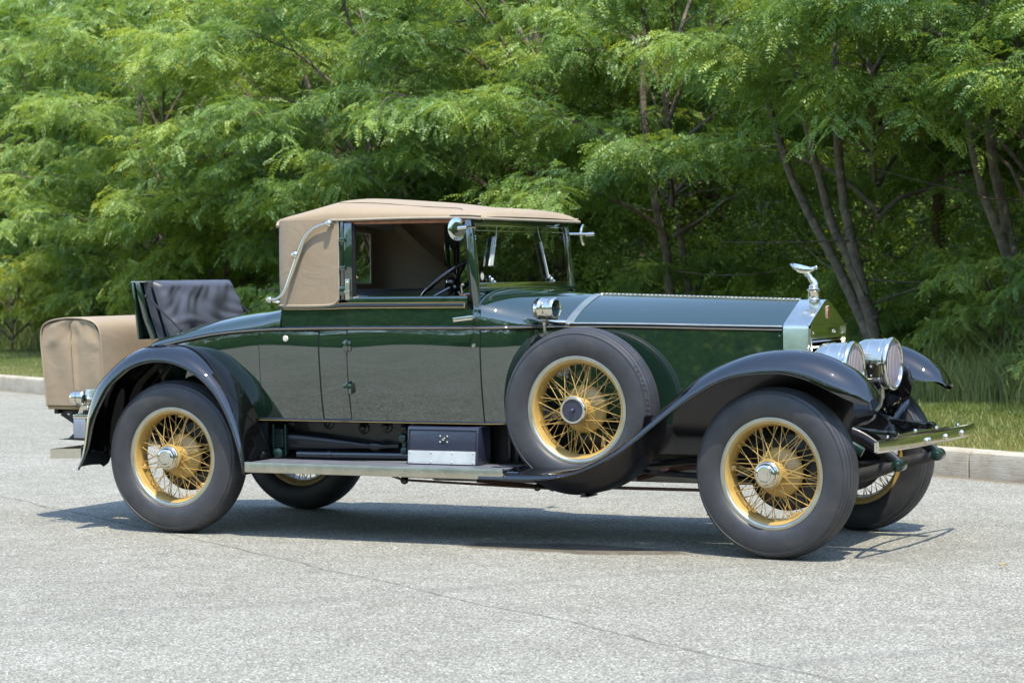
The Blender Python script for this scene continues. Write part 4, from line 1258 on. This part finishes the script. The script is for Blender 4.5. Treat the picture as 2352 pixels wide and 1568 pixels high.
for s in (-1, 1):
    b = MB(); rows = fender_rows(RT, RL, -.60, -.73, -.875, 70, -1 if s < 0 else 1, .006)
    b.grid(rows)
    b.grid([[r[0], (r[0][0], s * .57, r[0][2] - .015), (r[0][0] * .97 + .0, s * .545, .45 + (r[0][2] - .45) * .9)] for r in rows])
    b.grid([[(x, s * .565, zl), (x, s * .565, zh)] for x, zl, zh in ((-.60, .42, .60), (-.53, .42, .84), (-.45, .44, .93), (-.36, .58, 1.0), (-.22, .66, 1.07), (0, .68, 1.08), (.2, .68, 1.02), (.34, .66, .91), (.45, .55, .77), (.50, .45, .64))])
    # closing panel down to the running board in front
    b.grid([[(.520 + .02 * k, s * y, z) for y in (.875, .60)] for k, z in ((0, .47), (1, .36))])
    fo = b.build('rear_fender', M['black'], car, ang=50, solid=.005)
    lipm = MB(); lipm.tube([(r[-2][0], r[-2][1], r[-2][2] - .002) for r in rows], .0055, 6); lipm.build('fender_lip', M['black'], fo)
    g = MB(); g.box((.49, min(s * .60, s * .44), .40), (.53, max(s * .60, s * .44), .665)); g.build('splash_panel', M['chassis'], fo)
    st_ = MB(); st_.tube(cr([(-.10, s * .62, .98), (-.26, s * .60, .85), (-.33, s * .58, .72), (-.36, s * .55, .58)], 4), .007, 6); st_.build('fender_stay', M['chassis'], fo)

# ---- running boards and toolbox
for s in (-1, 1):
    b = MB(); b.box((.545, min(s * .872, s * .56), .385), (2.165, max(s * .872, s * .56), .424)); rb = b.build('running_board', M['chassis'], car, bevel=.003)
    b = MB(); b.box((.55, min(s * .868, s * .565), .4245), (2.16, max(s * .868, s * .565), .430)); b.build('mat', M['lino'], rb)
    b = MB(); b.box((.545, min(s * .882, s * .873), .376), (2.165, max(s * .882, s * .873), .4315)); b.box((.545, min(s * .882, s * .855), .4302), (2.165, max(s * .882, s * .855), .434)); ed = b.build('edge_strip', M['nickel_dull'], rb, bevel=.0015)
    if s < 0:
        for k in range(14): b = MB(); b.ball((.575 + k * .1225, -.8820, .404), .0040, 8); b.build('rivet', M['nickel_dull'], rb)
b = MB(); 
b.prism([(-.690, .4315), (-.672, .640), (-.52, .648), (-.52, .4315)], 1.483, 1.922, 'x')
tb = b.build('toolbox', M['box_blue'], car, bevel=.006)
b = MB()
def tbp(x, z, o): t = (z - .4315) / (.640 - .4315); return (x, -.690 + .018 * t - o, z)
b.poly([tbp(1.492, .437, .003), tbp(1.908, .437, .003), tbp(1.908, .508, .003), tbp(1.492, .508, .003)]); b.build('kick_plate', M['alu'], tb, solid=.003)
for p_ in [tbp(x, z, .005) for x in (1.505, 1.635, 1.765, 1.895) for z in (.447, .498)] + [tbp(1.71 + dx, .573 + dz, .002) for dx, dz in ((-.022, -.016), (.022, -.016), (-.022, .016), (.022, .016))]:
    b = MB(); b.ball(p_, .005, 8); b.build('rivet', M['alu'], tb)
b = MB(); b.lathe([(0, -.010), (.009, -.009), (.011, 0)], tbp(1.71, .573, .001), 'y', 14); b.build('lock', M['nickel'], tb)
b = MB(); rg = [tbp(x, z, .002) for x, z in ((1.495, .622), (1.91, .622), (1.905, .445), (1.49, .445), (1.495, .622))]; b.tube(rg, .0028, 5); b.build('lid_seam', M['dark'], tb)

# ---- chassis
b = MB()
for s in (-1, 1):
    b.box((-.95, min(s * .44, s * .40), .50), (3.70, max(s * .44, s * .40), .655))
    pth = cr([(3.68, s * .42, .60), (3.85, s * .40, .640), (3.98, s * .385, .615), (4.10, s * .38, .550), (4.205, s * .38, .475)], 6)
    b.tube(pth, [.055 - .027 * i / (len(pth) - 1) for i in range(len(pth))], 10, flat=(1, .55))
for x in (-.9, .3, 1.3, 2.4): b.box((x - .03, -.40, .53), (x + .03, .40, .62))
fr = b.build('chassis_frame', M['chassis'], car, bevel=.004)
for s in (-1, 1): b = MB(); b.box((.45, min(s * .465, s * .445), .425), (2.35, max(s * .465, s * .445), .668)); b.build('valance', M['chassis'], car)
b = MB()  # small plates and bolts on the valance
for x, z in ((.60, .63), (.86, .635), (1.09, .61), (1.24, .62), (1.36, .615), (.50, .60)):
    b.lathe([(0, -.02), (.012, -.02), (.016, -.01), (.034, -.008), (.036, 0)], (x, -.465, z), 'y', 14)
for x in (2.02, 2.07, 2.12, 2.20): b.box((x - .012, -.50, .44), (x + .012, -.465, .66))
b.build('chassis_fitting', M['chassis'], car, bevel=.002)
b = MB()  # rear spring in a gaiter
rows = []
for x, h, z in ((.40, .050, .540), (.58, .052, .535), (.75, .048, .53), (.95, .036, .522), (1.12, .022, .515), (1.17, .018, .514), (1.19, .030, .512), (1.22, .030, .511), (1.25, .016, .514), (1.36, .016, .518)):
    rows.append([(x, -.53 + .03 * math.cos(a), z + h * math.copysign(abs(math.sin(a)) ** .6, math.sin(a))) for a in [2 * math.pi * k / 16 for k in range(16)]])
b.grid(rows, cu=True); b.poly(rows[0]); b.poly(rows[-1]); b.build('rear_spring', M['chassis'], car)
b = MB()
b.box((.545, -.575, .455), (.556, -.55, .63)); b.box((.625, -.575, .455), (.636, -.55, .63))
for k in range(11): b.box((.560, -.578, .50 + k * .0095), (.620, -.56, .505 + k * .0095))
b.lathe([(0, -.03), (.02, -.028), (.030, -.02), (.033, 0), (.033, .03), (0, .03)], (.59, -.575, .465), 'y', 20)
b.build('spring_clamp', M['green_sat'], car, bevel=.001)
b = MB()
b.lathe([(0, -.02), (.012, -.02), (.026, -.012), (.028, .01), (0, .01)], (1.39, -.56, .565), 'y', 18); b.lathe([(0, -.02), (.010, -.02), (.022, -.012), (.024, .01), (0, .01)], (1.40, -.56, .495), 'y', 18)
b.box((1.382, -.555, .50), (1.405, -.545, .56))
b.build('shackle', M['green_sat'], car, bevel=.001)
b = MB(); b.tube([(.70, -.54, .455), (.93, -.54, .456), (1.46, -.54, .462)], .030, 16); b.tube([(.90, -.54, .456), (.93, -.54, .456)], .034, 16); b.build('exhaust_pipe', M['black'], car)
# under-floor rods, pan
b = MB(); b.box((2.62, -.28, .33), (3.45, .28, .50)); b.build('engine_pan', M['pan'], car, bevel=.02)
b = MB(); b.box((1.40, -.25, .30), (2.2, .25, .42)); b.build('gearbox_pan', M['pan'], car, bevel=.02)
b = MB(); b.box((1.42, -.60, .345), (1.85, -.40, .385)); b.build('battery_tray', M['chassis'], car, bevel=.003)
b = MB()
b.tube([(1.25, -.62, .385), (1.42, -.62, .335), (2.40, -.60, .308)], .007, 6); b.tube([(1.85, -.55, .335), (2.28, -.58, .318)], .010, 6)
b.tube([(2.36, -.50, .315), (3.2, -.5, .318)], .009, 6); b.tube(cr([(2.75, -.40, .36), (3.05, -.42, .43), (3.5, -.42, .45)], 4), .014, 8)
b.build('brake_rod', M['rust'], car)
b = MB()
b.tube([(2.75, -.45, .405), (3.5, -.42, .37)], .016, 8); b.build('drag_link', M['chassis'], car)
b = MB(); b.tube([(2.8, -.38, .44), (3.4, -.38, .50)], .018, 8); b.build('steering_rod', M['chassis'], car)
for p_, r_ in (((2.24, -.60, .315), .022), ((1.43, -.62, .335), .026)):
    b = MB(); b.ball(p_, r_, 8); b.build('rod_joint', M['chassis'], car)
b = MB(); b.ball((2.33, -.60, .312), .018, 8); b.tube([(2.33, -.60, .37), (2.33, -.60, .30)], .010, 6); b.build('rod_lever', M['chassis'], car)
# axles and front springs
b = MB(); b.tube(cr([(3.658, -.62, .43), (3.658, -.52, .40), (3.658, -.36, .345), (3.658, 0, .335), (3.658, .36, .345), (3.658, .52, .40), (3.658, .62, .43)], 4), .038, 12, flat=(1.15, .8)); b.build('front_axle', M['chassis'], car)
b = MB(); b.tube([(0, -.62, .445), (0, .62, .445)], .055, 14); b.ball((0, 0, .445), .17, 18, (1, .8, 1)); b.build('rear_axle', M['chassis'], car)
for s in (-1, 1):
    b = MB(); pth = cr([(4.200, s * .38, .468), (4.12, s * .38, .445), (4.02, s * .38, .415), (3.88, s * .38, .395), (3.66, s * .38, .400), (3.40, s * .38, .44), (3.10, s * .38, .52)], 5)
    b.tube(pth, [.016 + .021 * math.sin(math.pi * min(1, .12 + i / (len(pth) - 1))) for i in range(len(pth))], 10, flat=(1, .9))
    b.build('front_spring', pmat('dark leather gaiter', (.035, .033, .032), .5, var=.2, vs=9, bump=.4, bs=18, bdist=.01), car)
    b = MB(); b.lathe([(0, -.045), (.014, -.045), (.016, -.038), (.033, -.036), (.034, .036), (.016, .038), (.014, .045), (0, .045)], (4.208, s * .38, .468), 'y', 18); b.build('spring_eye', M['green_sat'], car, bevel=.001); b = MB()
    b.lathe([(0, -.05), (.03, -.045), (.04, -.03), (.04, .03), (0, .05)], (3.86, s * .40, .625), 'y', 16)
    b.tube([(3.86, s * .40, .62), (4.02, s * .40, .53)], .028, 8, flat=(1, .6))
    b.build('dumb_iron', M['green_sat'], car, bevel=.001)
b = MB(); b.tube([(3.86, -.39, .615), (3.86, .39, .615)], .030, 12); b.build('cross_tube', M['green_sat'], car)
b = MB(); b.grid([[(3.72 + .30 * t, y * (.40 - .08 * t), .675 + .045 * math.sin(math.pi * (.25 + t * .5)) - .12 * t ** 2) for y in lin(-1, 1, 7)] for t in lin(0, 1, 8)]); b.build('front_apron', M['black'], car, solid=.004)

# ---- bumpers
def bump_pts(bow, n=25): return [(4.262 + bow * (1 - (y / .77) ** 2) + .062 * y, y, .583 + .004 * math.cos(y)) for y in lin(-.77, .77, n)]
def flatbar(pts, h, t):
    m = MB(); rows = []
    for x, y, z in pts: rows.append([(x - t, y, z - h / 2), (x, y, z - h / 2), (x + .004, y, z), (x, y, z + h / 2), (x - t, y, z + h / 2)])
    m.grid(rows, cu=True); m.poly(rows[0]); m.poly(rows[-1]); return m
fbm = flatbar(bump_pts(.055), .058, .010); fb = fbm.build('front_bumper', M['nickel'], car, ang=30)
b2 = flatbar([(x - .012, y, z) for x, y, z in bump_pts(-.10)], .050, .010); b2.build('bumper_backing', M['nickel'], fb, ang=30)
b = MB()
for y in (-.20, -.17, .10, .42): 
    x = 4.262 + .055 * (1 - (y / .77) ** 2) + .062 * y; b.lathe([(0, .016), (.012, .014), (.018, .004), (.018, 0)], (x + .002, y, .585), 'x', 14)
for y in (-.40, -.2, .1, .38, .62): 
    x = 4.262 - .112 + .10 * (y / .77) ** 2 + .062 * y; b.ball((x, y, .615), .012, 8)
b.build('bolt', M['nickel'], fb)
for s in (-1, 1):
    b = MB(); b.bar((3.78, s * .37, .655), (4.16, s * .37 + .0, .615), .035, .05); b.lathe([(0, -.03), (.026, -.03), (.026, .03), (0, .03)], (4.17, s * .37, .622), 'y', 14); b.box((4.155, s * .37 - .025, .56), (4.185, s * .37 + .025, .62)); b.build('bumper_arm', M['black'], car, bevel=.004)
b = MB(); rows = []
for x, y in cr([(-.74, -.585), (-.82, -.590), (-.92, -.598), (-.985, -.60), (-1.005, -.585), (-1.01, -.45), (-1.012, -.3), (-1.012, .3), (-1.01, .45), (-1.005, .585), (-.985, .60), (-.82, .59), (-.74, .585)], 5):
    z = .425 + .03 * (x + 1) ; rows.append([(x, y, z - .029), (x, y, z + .029)])
b.grid(rows); rbp = b.build('rear_bumper', M['nickel'], car, solid=.008)
for s in (-1, 1):
    b = MB(); b.box((-.77, min(s * .62, s * .55), .395), (-.725, max(s * .62, s * .55), .485)); b.box((-.76, min(s * .60, s * .42), .45), (-.60, max(s * .60, s * .42), .49)); b.build('bumper_clamp', M['chassis'], car, bevel=.006)
b = MB(); b.prism([(-.98, .510), (-.90, .520), (-.84, .565), (-.76, .575), (-.76, .505)], -.56, -.30); b.build('spring_shackle', M['chassis'], car, bevel=.004)

# ---- luggage rack, tail lamp
b = MB()
for y in (-.42, .42): b.bar((-1.08, y, .672), (-.62, y, .672), .03, .028)
b.bar((-1.06, -.46, .672), (-1.06, .46, .672), .03, .028); b.bar((-.78, -.46, .660), (-.78, .46, .660), .03, .02)
for y in (-.42, .42): b.bar((-1.045, y, .658), (-.70, y, .47), .02, .024)
for y in (-.46,): b.lathe([(0, -.012), (.016, -.012), (.018, .012), (0, .012)], (-.94, y, .652), 'y', 12)
b.build('luggage_rack', M['chassis'], car, bevel=.002)
b = MB()
pl_ = [(-.835, .640), (-.765, .815), (-.680, .818), (-.690, .760), (-.735, .66), (-.735, .64)]
b.prism(pl_, -.565, -.555); b.prism([(-.835, .640), (-.835, .665), (-.70, .665), (-.70, .64)], -.60, -.50)
b.build('lamp_bracket', M['nickel'], car, bevel=.002)
b = MB()
b.lathe([(0, -.095), (.030, -.092), (.042, -.080), (.046, -.070), (.046, -.045), (.049, -.043), (.049, -.038), (.046, -.036), (.046, -.008), (.049, -.006), (.049, 0), (.040, .012), (.02, .018), (0, .018)], (-.765, -.575, .765), 'x', 26)
b.tube([(-.76, -.575, .76), (-.70, -.56, .76)], .010, 8); b.ball((-.74, -.58, .705), .014, 10); b.ball((-.72, -.58, .675), .012, 10)
b.tube([(-.75, -.58, .705), (-.69, -.57, .715)], .006, 6)
b.build('tail_lamp', M['nickel'], car)
b = MB(); b.box((-.832, -.60, .523), (-.745, -.42, .640)); b.build('number_plate', pmat('blue grey plate', (.33, .36, .42), .35, .3), car, bevel=.004)
b = MB(); b.box((-.77, -.592, .66), (-.735, -.555, .692)); b.build('lamp_socket', M['chassis'], car, bevel=.004)

# ---- lamps
def headlight(y):
    e = empty('headlight', (3.965, y, .962), car, R(-3.5))
    m = MB()
    m.lathe([(0, -.205), (.05, -.204), (.09, -.200), (.118, -.190), (.132, -.174), (.139, -.150), (.1395, -.118), (.1425, -.116), (.1425, -.110), (.1395, -.108), (.1405, -.050), (.1435, -.048), (.1435, -.042), (.141, -.040), (.142, -.018)], (0, 0, 0), 'x', 56)
    m.build('lamp_shell', M['nickel'], e, ang=50)
    m = MB(); m.lathe([(.142, -.020), (.147, -.018), (.149, -.006), (.147, .004), (.140, .010), (.131, .010), (.127, .004), (.127, -.004)], (0, 0, 0), 'x', 56); m.build('lamp_rim', M['nickel'], e, ang=60)
    m = MB(); m.lathe([(0, .006), (.04, .0055), (.08, .0035), (.11, .001), (.128, -.002)], (0, 0, 0), 'x', 48); m.build('lamp_lens', M['lens'], e, ang=60)
    m = MB(); m.box((-.09, -.153, -.07), (-.02, -.140, .0)); m.tube([(-.08, -.150, .0), (-.08, -.150, .025)], .006, 6); m.tube([(-.03, -.152, -.07), (-.03, -.152, .012)], .006, 6)
    for a, c in ((-.075, -.06), (-.03, -.075), (-.075, -.01), (-.03, .01)): m.ball((a, -.155, c), .007, 8)
    m.build('lamp_catch', M['nickel'], e)
    m = MB(); m.tube(cr([(-.07, 0, -.135), (-.07, 0, -.20), (-.085, -.004, -.245), (-.15, -.02, -.31), (-.24, -.01, -.355)], 5), [.017] * 5 + [.009] * 16, 10); m.build('lamp_stem', M['nickel_dull'], e)
headlight(-.36); headlight(.36)
b = MB(); b.tube([(3.84, -.52, .68), (3.86, -.36, .69), (3.86, .36, .69), (3.84, .52, .68)], .018, 8); b.build('lamp_bar', M['chassis'], car)
e = empty('cowl_lamp', (2.305, -.60, 1.289), car, R(-6))
m = MB(); m.lathe([(0, -.072), (.035, -.070), (.050, -.062), (.0575, -.048), (.0585, -.030), (.0605, -.028), (.0605, -.024), (.0585, -.022), (.0585, .018), (.0615, .020), (.0615, .026), (.059, .028), (.0615, .045), (.0615, .060), (.055, .066), (.048, .064), (.044, .052)], (0, 0, 0), 'x', 40); m.build('lamp_shell', M['nickel'], e, ang=50)
m = MB(); m.lathe([(0, .030), (.02, .034), (.040, .046), (.046, .055)], (0, 0, 0), 'x', 30); m.build('reflector', M['mirror'], e)
m = MB(); m.lathe([(0, .064), (.03, .062), (.049, .057)], (0, 0, 0), 'x', 30); m.build('lamp_lens', M['glass'], e)
m = MB(); m.box((-.004, -.066, -.03), (.010, -.058, .035)); m.build('lamp_catch', M['nickel'], e, bevel=.002)
m = MB(); m.lathe([(.020, 0), (.020, -.008), (.012, -.014), (.011, -.03), (.009, -.035)], (-.012, 0, -.058), 'z', 16); m.tube(cr([(-.012, 0, -.08), (-.012, .004, -.12), (-.004, .02, -.15), (.01, .06, -.17)], 4), .0085, 8); m.build('lamp_stem', M['nickel_dull'], e)

# ---- wheels
TYP = [(.285, -.060), (.292, -.073), (.305, -.082), (.325, -.0895), (.350, -.0925), (.375, -.0915), (.395, -.087), (.4075, -.0825), (.4095, -.0855), (.4125, -.0845), (.4135, -.0795), (.424, -.0735)]
def tyre_prof(round_=True):
    P = list(TYP)
    # five ribs across the tread
    yb = [-.0735, -.050, -.0465, -.0275, -.024, -.008]
    zc = lambda y: .444 - .020 * (abs(y) / .0735) ** 2.2
    def rib(a, c): return [(zc(a), a), (zc(c), c)]
    edges = [(-.070, -.053), (-.0475, -.0325), (-.0275, -.0115), (-.006, .006), (.0115, .0275), (.0325, .0475), (.053, .070)]
    for a, c in edges:
        P += [(zc(a) - .009, a - .0008), (zc(a), a), (zc((a + c) / 2) + .0006, (a + c) / 2), (zc(c), c), (zc(c) - .009, c + .0008)]
    P += [(r, -h) for r, h in reversed(TYP)]
    return P
def make_wheel(name, kind):
    e = empty(name, (0, 0, 0), car)
    m = MB(); m.lathe(tyre_prof(), (0, 0, 0), 'y', 96); m.build('tyre', M['rubber'], e, ang=48, weld=False)
    m = MB(); m.lathe([(.262, -.056), (.268, -.066), (.276, -.070), (.288, -.0705), (.2945, -.067), (.2955, -.060), (.292, -.055)], (0, 0, 0), 'y', 80); m.build('lock_ring', M['nickel_dull'], e, ang=60)
    m = MB(); m.lathe([(.266, -.064), (.259, -.062), (.253, -.052), (.250, -.040), (.247, -.025), (.243, -.012), (.243, .012), (.247, .03), (.250, .045), (.256, .060), (.266, .068), (.280, .0715), (.292, .070), (.296, .060)], (0, 0, 0), 'y', 80)
    m.build('rim', M['yellow'], e, ang=60)
    if kind == 0:
        m2 = MB(); m2.ball((.20, -.02, -.135), .016, 10, (1.4, .8, 1)); m2.ball((-.222, -.01, -.10), .020, 10); m2.box((-.015, -.03, .232), (.025, 0, .246)); m2.build('balance_weight', M['yellow'], e)
    lt = bpy.data.meshes.new('sidewall_lettering'); bml = bmesh.new()
    for i_, ch in enumerate('LESTER TIRE'):
        if ch == ' ': continue
        cu = bpy.data.curves.new('glyph', 'FONT'); cu.body = ch; cu.size = .024; cu.align_x = 'CENTER'; cu.extrude = .0012
        go_ = bpy.data.objects.new('glyph', cu); COL.objects.link(go_)
        gm = bpy.data.meshes.new_from_object(go_.evaluated_get(bpy.context.evaluated_depsgraph_get()))
        a_ = R(38 - i_ * 3.6)
        # glyph x runs along the rim, glyph y outward, facing -y and leaning with the shoulder
        rad_ = Vector((math.cos(a_), 0, math.sin(a_))); tan_ = Vector((math.sin(a_), 0, -math.cos(a_))); nrm_ = tan_.cross(rad_)
        upd = (rad_ * .93 + Vector((0, .36, 0))).normalized(); out_ = tan_.cross(upd)
        mt_ = Matrix((tan_, upd, out_)).transposed().to_4x4(); mt_.translation = rad_ * .4145 + Vector((0, -.0815, 0))
        gm.transform(mt_); bml.from_mesh(gm); bpy.data.objects.remove(go_)
    bml.to_mesh(lt); bml.free(); lt.materials.append(M['rubber_worn'])
    lo_ = bpy.data.objects.new('sidewall_lettering', lt); COL.objects.link(lo_); lo_.parent = e
    # hub: barrel flaring into the inner drum
    m = MB(); m.lathe([(.060, -.108), (.076, -.106), (.079, -.098), (.076, -.088), (.060, -.083), (.053, -.070), (.052, -.045), (.056, -.025), (.066, -.006), (.084, .010), (.108, .022), (.122, .030), (.1285, .037), (.1305, .046), (.127, .054), (.06, .06)], (0, 0, 0), 'y', 56); m.build('hub', M['yellow'], e, ang=50)
    # wire spokes
    m = MB(); rs = random.Random(2)
    def spoke(r0, y0, a0, r1, y1, a1, rad=.0021):
        p0 = (r0 * math.cos(a0), y0, r0 * math.sin(a0)); p1 = (r1 * math.cos(a1), y1, r1 * math.sin(a1))
        m.tube([p0, p1], rad, 6, False)
        d = Vector(p0) - Vector(p1); d.normalize(); q = Vector(p1) + d * .022
        m.tube([p1, tuple(q)], .0038, 6, False)
    n = 24
    for k in range(n):
        a = 2 * math.pi * k / n; sg = 1 if k % 2 else -1
        spoke(.068, -.086, a, .247, -.022, a + sg * .60)
    n = 36
    for k in range(n):
        a = 2 * math.pi * (k + .5) / n; sg = 1 if k % 2 else -1
        spoke(.124, .046, a, .245, .022, a + sg * .36)
    n = 12
    for k in range(n):
        a = 2 * math.pi * (k + .25) / n; sg = 1 if k % 2 else -1
        spoke(.058, -.060, a + .1, .246, .008, a - sg * .30)
    m.build('spoke_lacing', M['yellow'], e, weld=False)
    if kind == 0:
        m = MB(); m.lathe([(.066, -.100), (.0665, -.112), (.0625, -.116), (.0645, -.122), (.0635, -.128), (.058, -.131), (.0555, -.140), (.050, -.146), (.040, -.149), (.038, -.145), (.020, -.144), (0, -.144)], (0, 0, 0), 'y', 48)
        hx = [(.036 * math.cos(R(60 * k + 12)), .036 * math.sin(R(60 * k + 12))) for k in range(6)]
        m.prism(hx, -.147, -.1425); m.prism([(x * .6, z * .6) for x, z in hx], -.1485, -.146)
        m.build('hub_cap', M['nickel'], e, ang=30)
        m = MB(); m.lathe([(.06, .10), (.19, .102), (.205, .108), (.207, .118)] + [q for k in range(5) for q in ((.207, .120 + k * .012), (.200, .123 + k * .012), (.200, .129 + k * .012), (.207, .131 + k * .012))] + [(.205, .185), (.05, .19)], (0, 0, 0), 'y', 56); m.build('brake_drum', M['chassis'], e, ang=30)
    else:
        m = MB(); m.lathe([(.056, -.100), (.0745, -.108), (.0745, -.116), (.070, -.120), (.060, -.120), (.058, -.112)], (0, 0, 0), 'y', 48); m.build('clamp_ring', M['nickel'], e, ang=40)
        m = MB(); m.lathe([(0, -.1145), (.0585, -.1145), (.059, -.10)], (0, 0, 0), 'y', 40); m.ball((0, -.120, 0), .013, 12, (1, 1.2, 1)); m.build('centre_plate', M['box_blue'], e, ang=40)
    return e
RW = .4415
w0 = make_wheel('wheel', 0)
def put(e, loc, rz=0, spin=0, flip=False):
    e.location = loc
    # spin about the axle, then steer; the far side wheels are turned about
    e.rotation_mode = 'QUATERNION'
    from mathutils import Quaternion
    e.rotation_quaternion = Quaternion((0, 0, 1), rz + (math.pi if flip else 0)) @ Quaternion((0, 1, 0), spin)
def dup_wheel():
    c = w0.copy(); COL.objects.link(c)
    for ch in list(w0.children):
        q = ch.copy(); COL.objects.link(q); q.parent = c
    return c
put(w0, (0, -.725, RW), 0, R(8))
for (x, y, rz, spin, fl) in ((3.658, -.725, R(-6.2), R(150), False), (0, .725, 0, R(77), True), (3.658, .725, R(-6.2), R(33), True)):
    put(dup_wheel(), (x, y, RW), rz, spin, fl)
sp_w = make_wheel('spare_wheel', 1)
put(sp_w, (2.527, -.640, .748), R(-1), R(4))
b = MB(); b.tube([(2.50, -.44, 1.13), (2.505, -.52, 1.10), (2.505, -.53, .90)], .010, 8); b.tube([(2.53, -.52, 1.10), (2.53, -.53, .90)], .010, 8); b.bar((2.60, -.54, .47), (2.62, -.55, .60), .016, .02); b.bar((2.70, -.50, .70), (2.86, -.48, .69), .03, .03); b.tube([(2.69, -.50, .60), (2.88, -.50, .60)], .03, 10); b.build('wheel_carrier', M['nickel'], car)

# ================================================================== LUGGAGE TRUNK under its canvas cover
trk = empty('luggage_trunk', (-.905, 0, .688))
tag(trk, 'tan canvas covered luggage trunk strapped on the rack behind the car', 'trunk')
tp = cr([(-1.098, .705), (-1.110, .85), (-1.128, 1.02), (-1.136, 1.13), (-1.120, 1.195), (-1.06, 1.230), (-.96, 1.245), (-.90, 1.247), (-.80, 1.240), (-.725, 1.212), (-.692, 1.150), (-.682, 1.02), (-.670, .87), (-.658, .705)], 5)
def shp(p, k, y): return (-.905 + (p[0] + .905) * k - -.905, y, .95 + (p[1] - .95) * k - .688)
b = MB(); rows = []
for y, k in ((-.505, .965), (-.512, .985), (-.508, .998), (-.50, 1.0)) + tuple((v, 1.0) for v in lin(-.42, .42, 9)) + ((.50, 1.0), (.508, .998), (.512, .97)):
    rows.append([shp(p, k, y) for p in tp])
b.grid(rows)
# end faces: fold and pleat modelled in the cloth
for ysg in (-1, 1):
    fr_ = []
    for i in range(21):
        v = i / 20
        row = []
        for j in range(33):
            h = j / 32
            zz = .705 + v * .535
            xl = np.interp(zz, [.705, .85, 1.02, 1.13, 1.195, 1.23, 1.245], [-1.098, -1.110, -1.128, -1.134, -1.115, -1.06, -.93]); xr = np.interp(zz, [.705, .87, 1.02, 1.15, 1.212, 1.24, 1.245], [-.658, -.670, -.682, -.692, -.73, -.80, -.90])
            xx = xl + (xr - xl) * h
            xx = -.905 + (xx + .905) * .968; zz = .95 + (zz - .95) * .97
            dn = 1.7 * (.010 * math.exp(-((h - .53) / .03) ** 2) - .012 * math.exp(-((h - .49) / .02) ** 2) * (v) + .010 * math.sin(3.2 * v + 1) * math.exp(-((h - .62 - .12 * v) / .06) ** 2) * v + .004 * math.sin(14 * h + 5 * v) * v + .006 * math.exp(-((v - .86 + .35 * abs(h - .5)) / .05) ** 2) * math.sin(9 * h))
            ed = min(1, min(h, 1 - h) / .05, (1 - v) / .06)
            row.append((xx + .905, ysg * (.506 + dn * ed), zz - .688))
        fr_.append(row)
    b.grid(fr_)
co = b.build('canvas_cover', M['canvas'], trk, ang=60, weld=False)
for y in (-.507, .507): b = MB(); b.tube([shp(p, .985, y) for p in tp], .0045, 6); b.build('piping', M['canvas_edge'], trk)
b = MB(); b.box((-.19, -.495, .0), (.24, .495, .022)); b.build('base_board', pmat('varnished plywood', (.36, .25, .12), .6), trk, bevel=.003)

# a fallen leaf on the asphalt
b = MB(); rows = [[(.045 * t - .02, sg * .012 * math.sin(math.pi * t) * 1.0, .010 + .008 * math.sin(3 * t) + .004 * abs(sg)) for sg in (-1, 0, 1)] for t in lin(0.02, .98, 7)]
b.grid(rows); fl = b.build('fallen_leaf', pmat('yellow leaf', (.45, .28, .05), .6), None, solid=.001); fl.location = (4.83, -.72, 0); fl.rotation_euler = (0, 0, .6)
tag(fl, 'small yellow fallen leaf on the asphalt right of the front wheel', 'leaf')
